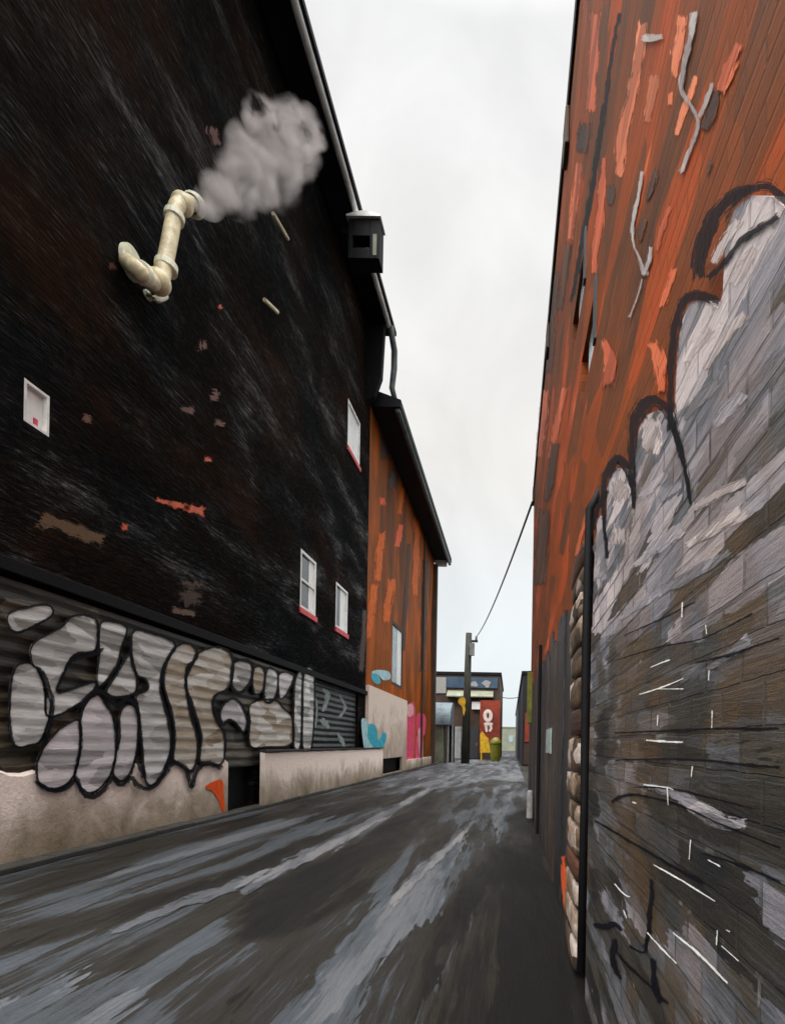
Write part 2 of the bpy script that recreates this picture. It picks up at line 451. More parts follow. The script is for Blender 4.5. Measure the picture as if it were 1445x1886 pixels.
def steam_mat(balls):
    m = bpy.data.materials.new('steam')
    m.use_nodes = True
    t = m.node_tree
    t.nodes.clear()
    def nd(tp, **kw):
        q = t.nodes.new(tp)
        for k_, v_ in kw.items(): setattr(q, k_, v_)
        return q
    o = nd('ShaderNodeOutputMaterial')
    v = nd('ShaderNodeVolumePrincipled')
    g = nd('ShaderNodeTexCoord')
    nw = nd('ShaderNodeTexNoise'); nw.inputs['Scale'].default_value = 1.3; nw.inputs['Detail'].default_value = 2
    t.links.new(g.outputs['Object'], nw.inputs['Vector'])
    wp = nd('ShaderNodeVectorMath', operation='MULTIPLY_ADD')
    t.links.new(nw.outputs['Color'], wp.inputs[0]); wp.inputs[1].default_value = (.5, .5, .5)
    off = nd('ShaderNodeVectorMath', operation='SUBTRACT')
    t.links.new(g.outputs['Object'], off.inputs[0]); off.inputs[1].default_value = (.25, .25, .25)
    t.links.new(off.outputs[0], wp.inputs[2])
    acc = None
    for c, r in balls:
        d = nd('ShaderNodeVectorMath', operation='DISTANCE')
        t.links.new(wp.outputs[0], d.inputs[0]); d.inputs[1].default_value = c
        mrn = nd('ShaderNodeMapRange', interpolation_type='SMOOTHSTEP')
        mrn.inputs['From Min'].default_value = r * 1.15; mrn.inputs['From Max'].default_value = r * .35
        t.links.new(d.outputs['Value'], mrn.inputs['Value'])
        if acc is None: acc = mrn.outputs[0]
        else:
            mx_ = nd('ShaderNodeMath', operation='MAXIMUM')
            t.links.new(acc, mx_.inputs[0]); t.links.new(mrn.outputs[0], mx_.inputs[1]); acc = mx_.outputs[0]
    n = nd('ShaderNodeTexNoise')
    n.inputs['Scale'].default_value = 1.35; n.inputs['Detail'].default_value = 5; n.inputs['Roughness'].default_value = .6; n.inputs['Distortion'].default_value = 1.0
    t.links.new(g.outputs['Object'], n.inputs['Vector'])
    r_ = nd('ShaderNodeMapRange')
    r_.inputs['From Min'].default_value = .43; r_.inputs['From Max'].default_value = .57
    r_.inputs['To Min'].default_value = .02; r_.inputs['To Max'].default_value = 8.0
    t.links.new(n.outputs['Fac'], r_.inputs['Value'])
    ml = nd('ShaderNodeMath', operation='MULTIPLY')
    t.links.new(acc, ml.inputs[0]); t.links.new(r_.outputs[0], ml.inputs[1])
    t.links.new(ml.outputs[0], v.inputs['Density'])
    v.inputs['Color'].default_value = (.992, .88, .845, 1)
    t.links.new(v.outputs[0], o.inputs['Volume'])
    return m


def B(name):
    """The same paint laid on with a dry brush: its edges break up into bristle marks."""
    key = name + '_brushed'
    if key in MT: return MT[key]
    m = MT[name].copy()
    m.name = key
    t = m.node_tree
    bs = next(n_ for n_ in t.nodes if n_.type == 'BSDF_PRINCIPLED')
    o = next(n_ for n_ in t.nodes if n_.type == 'OUTPUT_MATERIAL')
    def M_(op, a, b=0.0):
        nd = t.nodes.new('ShaderNodeMath'); nd.operation = op
        for i_, x in ((0, a), (1, b)):
            if hasattr(x, 'is_linked'): t.links.new(x, nd.inputs[i_])
            else: nd.inputs[i_].default_value = x
        return nd.outputs[0]
    uv = t.nodes.new('ShaderNodeUVMap'); uv.uv_map = 'stroke'
    ue = t.nodes.new('ShaderNodeUVMap'); ue.uv_map = 'ends'
    sx = t.nodes.new('ShaderNodeSeparateXYZ'); t.links.new(uv.outputs[0], sx.inputs[0])
    ex = t.nodes.new('ShaderNodeSeparateXYZ'); t.links.new(ue.outputs[0], ex.inputs[0])
    ge = t.nodes.new('ShaderNodeNewGeometry')
    px = t.nodes.new('ShaderNodeSeparateXYZ'); t.links.new(ge.outputs['Position'], px.inputs[0])
    cb = t.nodes.new('ShaderNodeCombineXYZ')
    t.links.new(M_('MULTIPLY', sx.outputs[0], .30), cb.inputs[0])
    t.links.new(M_('MULTIPLY', sx.outputs[1], 3.6), cb.inputs[1])
    t.links.new(M_('MULTIPLY', px.outputs[1], .8), cb.inputs[2])
    no = t.nodes.new('ShaderNodeTexNoise')
    no.inputs['Scale'].default_value = 1.0; no.inputs['Detail'].default_value = 5; no.inputs['Roughness'].default_value = .7
    t.links.new(cb.outputs[0], no.inputs['Vector'])
    n2 = t.nodes.new('ShaderNodeTexNoise')
    n2.inputs['Scale'].default_value = 14; n2.inputs['Detail'].default_value = 5; n2.inputs['Roughness'].default_value = .75
    t.links.new(ge.outputs['Position'], n2.inputs['Vector'])
    edge = M_('MINIMUM', M_('SUBTRACT', 1.0, M_('ABSOLUTE', sx.outputs[1])), M_('MULTIPLY', ex.outputs[0], .7))
    th = M_('ADD', M_('MULTIPLY', M_('SUBTRACT', no.outputs['Fac'], .36), 2.1), M_('MULTIPLY', M_('SUBTRACT', n2.outputs['Fac'], .5), .9))
    fac = M_('MULTIPLY', M_('SUBTRACT', edge, th), 4.5)
    cl = t.nodes.new('ShaderNodeClamp'); t.links.new(fac, cl.inputs[0]); cl.inputs['Max'].default_value = .93
    tr = t.nodes.new('ShaderNodeBsdfTransparent')
    ms = t.nodes.new('ShaderNodeMixShader')
    t.links.new(cl.outputs[0], ms.inputs[0]); t.links.new(tr.outputs[0], ms.inputs[1]); t.links.new(bs.outputs[0], ms.inputs[2])
    t.links.new(ms.outputs[0], o.inputs['Surface'])
    MT[key] = m
    return m

# ------------------------------------------------------------------ object helpers
def obj(name, bm, mat, parent=None, smooth=False, bevel=0):
    bmesh.ops.recalc_face_normals(bm, faces=bm.faces[:])
    me = bpy.data.meshes.new(name)
    bm.to_mesh(me)
    bm.free()
    if smooth:
        for p in me.polygons: p.use_smooth = True
    me.materials.append(MT[mat] if isinstance(mat, str) else mat)
    o = bpy.data.objects.new(name, me)
    COL.objects.link(o)
    if parent is not None:
        o.parent = parent
        if parent.type == 'EMPTY': o.location = -parent.location
    if bevel:
        b = o.modifiers.new('bevel', 'BEVEL')
        b.width = bevel
        b.segments = 2
        b.limit_method = 'ANGLE'
    return o

def tag(o, label, cat=None, group=None, kind=None):
    o['label'] = label
    if cat: o['category'] = cat
    if group: o['group'] = group
    if kind: o['kind'] = kind
    return o

def thing(name, loc, label, cat, group=None):
    o = bpy.data.objects.new(name, None)
    COL.objects.link(o)
    o.location = loc
    o.empty_display_size = .3
    return tag(o, label, cat, group)

def box(bm, x0, x1, y0, y1, z0, z1):
    r = bmesh.ops.create_cube(bm, size=1)
    for v in r['verts']:
        v.co = Vector(((x0 + x1) / 2 + v.co.x * (x1 - x0), (y0 + y1) / 2 + v.co.y * (y1 - y0), (z0 + z1) / 2 + v.co.z * (z1 - z0)))
    return r['verts']

def BX(*a):
    bm = bmesh.new()
    box(bm, *a)
    return bm

def tube(bm, pts, rad, seg=12, cap=True):
    """Tube through points; rad is a number or one per point."""
    pts = [Vector(p) for p in pts]
    rads = rad if isinstance(rad, (list, tuple)) else [rad] * len(pts)
    rings = []
    nrm = None
    for i, p in enumerate(pts):
        a = pts[max(0, i - 1)]
        b = pts[min(len(pts) - 1, i + 1)]
        d = (b - a).normalized()
        if nrm is None:
            nrm = d.orthogonal().normalized()
        else:
            nrm = (nrm - d * nrm.dot(d)).normalized()
        bi = d.cross(nrm)
        rings.append([bm.verts.new(p + (nrm * math.cos(2 * math.pi * k / seg) + bi * math.sin(2 * math.pi * k / seg)) * rads[i]) for k in range(seg)])
    for r0, r1 in zip(rings, rings[1:]):
        for k in range(seg):
            bm.faces.new((r0[k], r0[(k + 1) % seg], r1[(k + 1) % seg], r1[k]))
    if cap:
        bm.faces.new(rings[0][::-1])
        bm.faces.new(rings[-1])

def catmull(p, n=5, closed=True):
    out_ = []
    N = len(p)
    dim = len(p[0])
    for i in range(N if closed else N - 1):
        if closed:
            q = [p[(i + k - 1) % N] for k in range(4)]
        else:
            q = [p[max(0, i - 1)], p[i], p[i + 1], p[min(N - 1, i + 2)]]
        for j in range(n):
            t = j / n
            out_.append(tuple(.5 * (2 * q[1][d] + (q[2][d] - q[0][d]) * t + (2 * q[0][d] - 5 * q[1][d] + 4 * q[2][d] - q[3][d]) * t * t
                                    + (3 * q[1][d] - q[0][d] - 3 * q[2][d] + q[3][d]) * t ** 3) for d in range(dim)))
    if not closed: out_.append(tuple(p[-1]))
    return out_

def lift(plane, o):
    """plane coordinates -> 3-D point, o metres proud of the surface."""
    kind, base = plane
    if kind == 'L': return lambda a, b: (base + o, a, b)
    if kind == 'R': return lambda a, b: (base - o, a, b)
    if kind == 'F': return lambda a, b: (a, base - o, b)
    return lambda a, b: (a, b, base + o)

LEFT, RIGHT, GROUND = ('L', LX), ('R', RX), ('G', 0.0)

def plate(pts, plane, o, t=.004, bm=None):
    """A thin solid with the given outline, standing o .. o+t proud of the surface."""
    bm = bm or bmesh.new()
    fr, bk = lift(plane, o + t), lift(plane, o)
    a = [bm.verts.new(fr(*p)) for p in pts]
    b = [bm.verts.new(bk(*p)) for p in pts]
    n_ = len(a)
    co, _, tri, orig, _, _ = delaunay_2d_cdt([Vector(p) for p in pts], [(i, (i + 1) % n_) for i in range(n_)], [], 1, 1e-6)
    vm_ = [a[o[0]] if o else bm.verts.new(fr(*c)) for c, o in zip(co, orig)]
    for f in tri:
        try: bm.faces.new([vm_[i] for i in f])
        except ValueError: pass
    for i in range(n_):
        j = (i + 1) % n_
        bm.faces.new((a[i], a[j], b[j], b[i]))
    return bm

def ribbon(px, proj, plane, o, closed=False, n=5, bm=None, t=.0002, jit=.0):
    """A painted line: px holds (u, v, half width) in photo units; projected onto the surface."""
    bm = bm or bmesh.new()
    s = catmull(px, n, closed)
    N = len(s)
    fr = lift(plane, o + t)
    bk = lift(plane, o)
    l1 = bm.loops.layers.uv.get('stroke') or bm.loops.layers.uv.new('stroke')
    l2 = bm.loops.layers.uv.get('ends') or bm.loops.layers.uv.new('ends')
    rows = []
    acc = 0
    for i, (u, v, w_) in enumerate(s):
        if closed: p, q = s[i - 1], s[(i + 1) % N]
        else: p, q = s[max(0, i - 1)], s[min(N - 1, i + 1)]
        if i: acc += math.hypot(u - s[i - 1][0], v - s[i - 1][1]) / max(1.0, w_)
        dx, dy = q[0] - p[0], q[1] - p[1]
        L = math.hypot(dx, dy) or 1
        w2 = w_ * (1 + random.uniform(-jit, jit))
        w3 = w_ * (1 + random.uniform(-jit, jit))
        e = (u - dy / L * w2, v + dx / L * w2)
        g = (u + dy / L * w3, v - dx / L * w3)
        c = (u, v)
        rows.append(([bm.verts.new(fr(*proj(*k_))) for k_ in (e, c, g)], acc))
    seed = random.uniform(0, 50)
    for i in range(N if closed else N - 1):
        (a, sa), (b, sb) = rows[i], rows[(i + 1) % N]
        if closed and i == N - 1: sb = sa + 1
        for k_, (v0, v1) in enumerate(((1, 0), (0, -1))):
            f_ = bm.faces.new((a[k_], a[k_ + 1], b[k_ + 1], b[k_]))
            for lp, (ss, vv) in zip(f_.loops, ((sa, v0), (sa, v1), (sb, v1), (sb, v0))):
                lp[l1].uv = (ss + seed, vv)
                lp[l2].uv = (9 if closed else min(ss, acc - ss), 0)
    return bm

def wall_holes(plane, a0, a1, b0, b1, holes, depth=.22, bm=None):
    """Facade sheet with rectangular openings and their reveals."""
    bm = bm or bmesh.new()
    A = sorted({a0, a1, *[h[0] for h in holes], *[h[1] for h in holes]})
    B = sorted({b0, b1, *[h[2] for h in holes], *[h[3] for h in holes]})
    f0, f1 = lift(plane, 0), lift(plane, -depth)
    vs = {}
    def V(a, b):
        if (a, b) not in vs: vs[(a, b)] = bm.verts.new(f0(a, b))
        return vs[(a, b)]
    for i in range(len(A) - 1):
        for j in range(len(B) - 1):
            ca, cb = (A[i] + A[i + 1]) / 2, (B[j] + B[j + 1]) / 2
            if any(h[0] < ca < h[1] and h[2] < cb < h[3] for h in holes): continue
            bm.faces.new((V(A[i], B[j]), V(A[i + 1], B[j]), V(A[i + 1], B[j + 1]), V(A[i], B[j + 1])))
    for h in holes:
        c = [(h[0], h[2]), (h[1], h[2]), (h[1], h[3]), (h[0], h[3])]
        fr = [bm.verts.new(f0(*p)) for p in c]
        bk = [bm.verts.new(f1(*p)) for p in c]
        for i in range(4):
            j = (i + 1) % 4
            bm.faces.new((fr[i], fr[j], bk[j], bk[i]))
    return bm

def quad(bm, *p):
    bm.faces.new([bm.verts.new(q) for q in p])

def window(parent, plane, h, pane, frame, sill=None, bars=(1, 1), depth=.09, fw=.09, label=None, light=None):
    """window > pane, frame, sill in an opening h = (a0, a1, b0, b1)."""
    a0, a1, b0, b1 = h
    def bxp(bm, p0, p1, q0, q1, o0, o1):
        k, base = plane
        s0, s1 = (base + o0, base + o1) if k == 'L' else (base - o1, base - o0)
        if k == 'F': box(bm, p0, p1, s0, s1, q0, q1)
        else: box(bm, s0, s1, p0, p1, q0, q1)
    bm = bmesh.new()
    e = .003
    bxp(bm, a0 + e, a0 + fw, b0 + e, b1 - e, -depth, -depth + .09)
    bxp(bm, a1 - fw, a1 - e, b0 + e, b1 - e, -depth, -depth + .09)
    bxp(bm, a0 + fw, a1 - fw, b0 + e, b0 + fw, -depth, -depth + .088)
    bxp(bm, a0 + fw, a1 - fw, b1 - fw, b1 - e, -depth, -depth + .088)
    for i in range(1, bars[0]):
        a = a0 + (a1 - a0) * i / bars[0]
        bxp(bm, a - .025, a + .025, b0 + fw, b1 - fw, -depth + .002, -depth + .074)
    for i in range(1, bars[1]):
        b = b0 + (b1 - b0) * i / bars[1]
        bxp(bm, a0 + fw, a1 - fw, b - .035, b + .035, -depth + .004, -depth + .08)
    fr = obj('window', bm, frame, parent)
    if label: fr['label'] = label
    bm = bmesh.new()
    bxp(bm, a0 + .01, a1 - .01, b0 + .01, b1 - .01, -depth - .02, -depth + .03)
    obj('pane', bm, pane, fr)
    if light:                        # pale blind behind part of the glass
        bm = bmesh.new()
        bxp(bm, a0 + (a1 - a0) * light[0], a0 + (a1 - a0) * light[1], b0 + fw + .01, b1 - fw - .01, -depth + .031, -depth + .045)
        obj('blind', bm, 'pane_pale', fr)
    if sill:
        bm = bmesh.new()
        bxp(bm, a0 - .05, a1 + .05, b0 - .17, b0 - .003, -.06, .05)
        obj('sill', bm, sill, fr, bevel=.01)
    return fr

def hole(u0, u1, v0, v1, proj):
    um, vm_ = (u0 + u1) / 2, (v0 + v1) / 2
    ya, yb = proj(u0, vm_)[0], proj(u1, vm_)[0]
    za, zb = proj(um, v0)[1], proj(um, v1)[1]
    return (round(min(ya, yb), 3), round(max(ya, yb), 3), round(min(za, zb), 3), round(max(za, zb), 3))

# ================================================================== SETTING: ground
bm = bmesh.new()
quad(bm, (-900, -300, -.012), (900, -300, -.012), (900, 1800, -.012), (-900, 1800, -.012))
tag(obj('ground', bm, 'road_dark'), 'dark ground reaching to the horizon', kind='structure')
import numpy as np
PATCHES = [  # worn and tarred areas of the asphalt, outlines in photo units, tone, softness in metres
 ([(40, 1690), (55, 1655), (330, 1570), (480, 1518), (560, 1500), (520, 1532), (350, 1602), (180, 1668)], .55, .10),
 ([(-60, 1930), (-60, 1790), (62, 1752), (250, 1690), (430, 1640), (505, 1602), (530, 1610), (452, 1672), (480, 1728), (430, 1780), (330, 1840), (250, 1930)], .55, .07),
 ([(560, 1930), (620, 1790), (720, 1690), (770, 1620), (860, 1520), (945, 1440), (938, 1500), (890, 1570), (820, 1680), (775, 1790), (740, 1930)], .60, .10),
 ([(430, 1690), (455, 1660), (530, 1610), (640, 1550), (760, 1490), (806, 1476), (750, 1560), (680, 1640), (600, 1690), (480, 1735)], -.75, .06),
 ([(800, 1930), (850, 1760), (900, 1600), (950, 1500), (990, 1510), (1030, 1660), (1080, 1820), (1110, 1930)], -.95, .10),
 ([(0, 1720), (150, 1680), (420, 1600), (520, 1560), (500, 1590), (300, 1660), (60, 1745)], -.6, .06),
 ([(60, 1620), (250, 1570), (500, 1490), (700, 1440), (700, 1450), (480, 1515), (300, 1570), (60, 1650)], -.5, .08),
 ([(690, 1446), (790, 1412), (880, 1396), (968, 1388), (985, 1402), (985, 1440), (900, 1436), (830, 1450)], 1.0, .25),
 ([(700, 1690), (740, 1640), (790, 1590), (800, 1600), (740, 1670), (715, 1720)], .7, .04),
]
nx_, ny_ = 76, 320
gx_ = np.linspace(LX, RX + .1, nx_ + 1)
gy_ = -6 + 190 * np.linspace(0, 1, ny_ + 1) ** 2.3
PXX, PYY = np.meshgrid(gx_, gy_)
tone = np.zeros_like(PXX)
for pl, tv, soft in PATCHES:
    pg = [GP(*p) for p in catmull(pl, 3)]
    dist = np.full_like(PXX, 1e9)
    ins = np.zeros(PXX.shape, bool)
    for (xa, ya), (xb, yb) in zip(pg, pg[1:] + pg[:1]):
        ex_, ey_ = xb - xa, yb - ya
        tt = np.clip(((PXX - xa) * ex_ + (PYY - ya) * ey_) / (ex_ * ex_ + ey_ * ey_ + 1e-12), 0, 1)
        dist = np.minimum(dist, np.hypot(PXX - xa - tt * ex_, (PYY - ya - tt * ey_)))
        cr_ = ((ya > PYY) != (yb > PYY)) & (PXX < ex_ * (PYY - ya) / (ey_ if abs(ey_) > 1e-9 else 1e-9) + xa)
        ins ^= cr_
    sd_ = np.where(ins, dist, -dist)
    wgt = np.clip(sd_ / (2 * soft) + .5, 0, 1)
    tone = tone * (1 - wgt) + tv * wgt
verts = [(float(PXX[j, i]), float(PYY[j, i]), 0.0) for j in range(ny_ + 1) for i in range(nx_ + 1)]
faces = [(j * (nx_ + 1) + i, j * (nx_ + 1) + i + 1, (j + 1) * (nx_ + 1) + i + 1, (j + 1) * (nx_ + 1) + i) for j in range(ny_) for i in range(nx_)]
me = bpy.data.meshes.new('road')
me.from_pydata(verts, [], faces)
me.attributes.new('wear', 'FLOAT', 'POINT').data.foreach_set('value', tone.ravel().astype(np.float32))
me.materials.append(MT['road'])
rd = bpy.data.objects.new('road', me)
COL.objects.link(rd)
tag(rd, 'dark wet alley asphalt streaked with grey wheel tracks', kind='structure')
bm = ribbon([(440, 1648, 8), (520, 1602, 17), (600, 1560, 17), (700, 1506, 12), (790, 1455, 7), (860, 1416, 4)], GP, GROUND, .008, jit=.25)
tag(obj('lane_marking', bm, B('road_paint')), 'long worn pale line along the alley', kind='structure')
bm = ribbon([(715, 1672, 10), (770, 1612, 15), (810, 1576, 11), (842, 1546, 8), (875, 1510, 4)], GP, GROUND, .0085, jit=.3)
tag(obj('lane_marking', bm, B('road_paint')), 'short worn pale line in the middle of the alley', kind='structure')
bm = ribbon([(200, 1722, 8), (330, 1668, 15), (430, 1632, 12), (500, 1600, 6)], GP, GROUND, .009, jit=.3)
tag(obj('lane_marking', bm, B('road_paint')), 'faint pale line left of the dark tar patch', kind='structure')
bm = bmesh.new()
y = -6.0
while y < 60:
    box(bm, LX + .004, LX + .30 + random.uniform(-.012, .012), y, y + .985, -.01, .075 + random.uniform(-.012, .012))
    y += 1.0
tag(obj('kerb', bm, 'kerb', bevel=.02), 'low dark stone kerb along the left facades', kind='structure')

t = thing('manhole_cover', (*GP(885, 1421), 0), 'round dark iron manhole cover in the far road', 'manhole cover')
mx_, my_ = GP(885, 1421)
bm = bmesh.new()
tube(bm, [(mx_, my_, .004), (mx_, my_, .03)], .62, 28)
obj('cover', bm, 'iron', t)
bm = bmesh.new()
tube(bm, [(mx_, my_, .002), (mx_, my_, .016)], .74, 28)
obj('ring', bm, 'post', t)

# ================================================================== LEFT: dark brick building
D0, D1, DZ = 3.6, 22.7, 18.7
dk = thing('dark_brick_building', (LX, (D0 + D1) / 2, 0), 'tall black brick building with graffiti letters along its base', 'building')
w1 = hole(553, 582, 1022, 1128, LW)
w2 = hole(618, 640, 1080, 1162, LW)
w3 = hole(640, 663, 755, 842, LW)
w4 = hole(44, 92, 712, 790, LW)
SH0, SH1, SHZ0, SHZ1 = D0 + .3, 16.35, 1.0, 3.5
OPEN = hole(415, 466, 1386, 1482, LW)
OPEN = (OPEN[0], OPEN[1], .08, 1.33)
DS = (16.75, 21.6, 1.35, 3.55)
bm = wall_holes(LEFT, D0, D1, 0, DZ, [w1, w2, w3, w4, OPEN, DS], .2)
quad(bm, (LX, D0, 0), (LX - 11, D0, 0), (LX - 11, D0, DZ), (LX, D0, DZ))
quad(bm, (LX, D1, 0), (LX - 11, D1, 0), (LX - 11, D1, DZ), (LX, D1, DZ))
quad(bm, (LX - 11, D0, 0), (LX - 11, D1, 0), (LX - 11, D1, DZ), (LX - 11, D0, DZ))
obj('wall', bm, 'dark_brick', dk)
window(dk, LEFT, w1, 'pane_dark', 'frame_white', 'sill_red', (1, 2), label='sash window with white frame and bright red sill', light=(.62, .93))
window(dk, LEFT, w2, 'pane_dark', 'frame_white', 'sill_red', (1, 1), label='narrow ground level window with white blind', light=(.45, .93))
window(dk, LEFT, w3, 'pane_pale', 'frame_white', 'sill_red', (1, 1), label='tall white window high up near the corner')
f4 = window(dk, LEFT, w4, 'pane_pale', 'frame_white', None, (1, 1), fw=.04, label='white window with a red square in its pane')
bm = BX(LX - .058, LX - .045, w4[0] + .2, w4[1] - .12, w4[3] - .75, w4[3] - .38)
obj('red_card', bm, 'pink', f4)
# eaves
EXD = -5.2
bm = bmesh.new()
box(bm, LX - 11.3, EXD + .10, D0 - .4, D1 + .15, DZ + .004, DZ + .16)
v = [(LX - 11.3, DZ + .162), (EXD + .10, DZ + .162), (LX - 5.2, DZ + 3.4)]
pr = [[bm.verts.new((x, y, z)) for x, z in v] for y in (D0 - .4, D1 + .15)]
bm.faces.new(pr[0]); bm.faces.new(pr[1][::-1])
for i in range(3):
    j = (i + 1) % 3
    bm.faces.new((pr[0][i], pr[0][j], pr[1][j], pr[1][i]))
obj('roof', bm, 'roof_black', dk)
bm = bmesh.new()
tube(bm, [(EXD - .06, yy, DZ - .09 + .02 * math.sin(yy * .9)) for yy in [D0 - .3 + i * (D1 - D0) / 26 for i in range(27)]], .095, 10)
obj('gutter', bm, 'gutter', dk, smooth=True)
bm = bmesh.new()
tube(bm, [(EXD - .02, D1 - .5, DZ - .05), (EXD + .02, D1 + .15, DZ - .6), (EXD + .0, D1 + .24, DZ - 1.3), (EXD - .08, D1 + .26, DZ - 2.1), (EXD + .12, D1 + .36, DZ - 2.85)], [.12, .13, .13, .12, .10], 10)
obj('downpipe', bm, 'gutter_dark', dk, smooth=True)
bm = bmesh.new()
plate([(LX + .004, 15.4), (LX + .35, 15.6), (LX + .62, 16.4), (LX + .72, DZ - .01), (LX + .004, DZ - .01)], ('F', D1 - .5), 0, .3, bm)
obj('eave_bracket', bm, 'near_black', dk)
# string course above the shutters
bm = bmesh.new()
box(bm, LX + .002, LX + .10, D0, D1 - .02, 3.56, 3.74)
obj('ledge', bm, 'near_black', dk, bevel=.015)
# long graffiti shutter
bm = bmesh.new()
y0, y1 = SH0, SH1
nz = 66
rows = []
for i in range(nz + 1):
    z = SHZ0 + (SHZ1 - SHZ0) * i / nz
    dx = .022 + .008 * math.sin(z * 2 * math.pi / .2)
    rows.append((bm.verts.new((LX + dx, y0, z)), bm.verts.new((LX + dx, y1, z))))
for a, b in zip(rows, rows[1:]): bm.faces.new((a[0], a[1], b[1], b[0]))
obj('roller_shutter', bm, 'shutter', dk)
# dark shutter next to it
fd = obj('shutter_door', BX(LX - .15, LX - .08, DS[0] + .004, DS[1] - .004, DS[2] + .004, DS[3] - .004), 'shutter_dark', dk)
fd['label'] = 'dark shutter with faint grey scribbles'
for k, pl in enumerate([[(600, 530, 8), (640, 560, 22), (620, 640, 16), (600, 660, 8)], [(590, 700, 12), (620, 730, 26), (650, 760, 10)], [(700, 560, 8), (740, 640, 14), (700, 700, 10)], [(690, 780, 8), (720, 830, 18), (730, 870, 12)], [(560, 560, 5), (575, 640, 10), (565, 760, 7)]]):
    px = [(*c5(a, b), r * .3183) for a, b, r in pl]
    obj('graffiti_scribble', ribbon(px, lambda u, v: LW(u, v, LX - .08), ('L', LX - .08), .003 + k * .001, jit=.25), B('teal_plate'), fd)
# plinth under the long shutter, with the low opening
for (a, b) in ((D0, OPEN[0] - .01),):
    bm = bmesh.new()
    m_ = 46
    prev = None
    for i in range(m_ + 1):
        yy = a + (b - a) * i / m_
        zt = 1.12 + .05 * math.sin(yy * 5.1) + .04 * math.sin(yy * 11 + 1) + random.uniform(-.02, .02)
        r_ = [bm.verts.new((LX + .005, yy, .0)), bm.verts.new((LX + .07, yy, .0)), bm.verts.new((LX + .062, yy, zt)), bm.verts.new((LX + .005, yy, zt + .05))]
        if prev:
            for q in range(3): bm.faces.new((prev[q], prev[q + 1], r_[q + 1], r_[q]))
        else: bm.faces.new(r_)
        prev = r_
    bm.faces.new(prev)
    obj('plinth', bm, 'plinth', dk)
obj('hatch', BX(LX - .19, LX - .13, OPEN[0] + .004, OPEN[1] - .004, .084, 1.326), 'near_black', dk)['label'] = 'low black hatch opening in the base of the wall'

# graffiti letters
FILLS = [
 ('letter', [(175, 340), (320, 250), (380, 190), (470, 190), (510, 230), (500, 370), (390, 400), (330, 510), (310, 600), (490, 545), (490, 590), (440, 650), (260, 735), (240, 600), (215, 480), (175, 450)]),
 ('letter_blue', [(196, 990), (270, 880), (330, 820), (410, 790), (418, 900), (400, 1040), (350, 1130), (270, 1160), (200, 1120)]),
 ('letter_blue', [(440, 780), (470, 690), (530, 645), (575, 700), (610, 770), (628, 900), (610, 1040), (560, 1130), (490, 1178), (430, 1130), (412, 1070), (440, 930)]),
 ('letter_blue', [(662, 760), (700, 700), (748, 715), (763, 800), (750, 960), (720, 1070), (670, 1112), (628, 1070), (642, 980), (665, 870)]),
 ('letter', [(550, 230), (620, 215), (690, 250), (660, 360), (640, 450), (560, 560), (535, 530), (545, 400)]),
 ('letter', [(596, 585), (650, 505), (700, 410), (722, 410), (740, 480), (755, 550), (735, 612), (660, 632), (604, 620)]),
 ('letter', [(755, 285), (860, 300), (968, 350), (940, 420), (905, 490), (892, 600), (918, 700), (942, 800), (948, 900), (930, 1000), (890, 1085), (840, 1120), (812, 1080), (800, 950), (790, 830), (775, 700), (768, 632), (825, 600), (818, 550), (765, 515), (742, 400)]),
 ('letter_ochre', [(1000, 365), (1060, 352), (1100, 390), (1085, 445), (1052, 480), (1045, 560), (1056, 650), (1076, 750), (1104, 850), (1106, 950), (1078, 1040), (1030, 1020), (980, 975), (988, 850), (970, 720), (936, 600), (930, 515), (955, 435)]),
 ('letter_ochre', [(1112, 440), (1145, 392), (1230, 372), (1300, 412), (1308, 520), (1280, 596), (1216, 636), (1206, 700), (1236, 790), (1266, 850), (1258, 990), (1200, 1005), (1134, 985), (1144, 850), (1108, 720), (1070, 600), (1070, 530)]),
 ('letter', [(1334, 445), (1428, 452), (1420, 556), (1372, 606), (1326, 576)]),
 ('letter_blue', [(1258, 715), (1318, 655), (1368, 690), (1398, 776), (1378, 836), (1338, 786), (1300, 770), (1268, 800)]),
 ('letter', [(40, 520), (150, 470), (230, 640), (240, 720), (200, 860), (150, 900), (40, 880)]),
 ('letter', [(20, 160), (190, 110), (250, 130), (230, 180), (60, 260)]),
]
G5 = [
 ('letter', [(72, 385), (158, 372), (166, 470), (110, 545), (66, 515)]),
 ('letter_ochre', [(186, 425), (228, 405), (250, 450), (236, 536), (194, 548)]),
 ('letter', [(268, 425), (318, 434), (326, 500), (306, 584), (256, 590)]),
 ('letter_blue', [(344, 445), (416, 455), (388, 540), (350, 584), (338, 540)]),
 ('letter_ochre', [(184, 625), (300, 600), (356, 650), (402, 712), (396, 840), (280, 855), (182, 850), (178, 720)]),
 ('letter', [(432, 490), (470, 470), (462, 840), (424, 846), (424, 660)]),
 ('letter', [(482, 466), (538, 464), (528, 838), (478, 842)]),
]
LETTER_LABELS = {}
k = 0
for conv, lst in ((c4, FILLS), (c5, G5)):
    for mat, pts in lst:
        cx_ = sum(p[0] for p in pts) / len(pts); cy_ = sum(p[1] for p in pts) / len(pts)
        px = [conv(cx_ + (p[0] - cx_) * 1.13, cy_ + (p[1] - cy_) * 1.07) for p in pts]
        sm = catmull(px, 4)
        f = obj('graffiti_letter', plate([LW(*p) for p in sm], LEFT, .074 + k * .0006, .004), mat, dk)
        hw = 4.0 if conv is c4 else 2.8
        ring = [(u, v, hw * random.uniform(.7, 1.35)) for u, v in px]
        obj('graffiti_outline', ribbon(ring, LW, LEFT, .088 + k * .0006, True, 5, jit=.12), B('black_paint'), f)
        k += 1
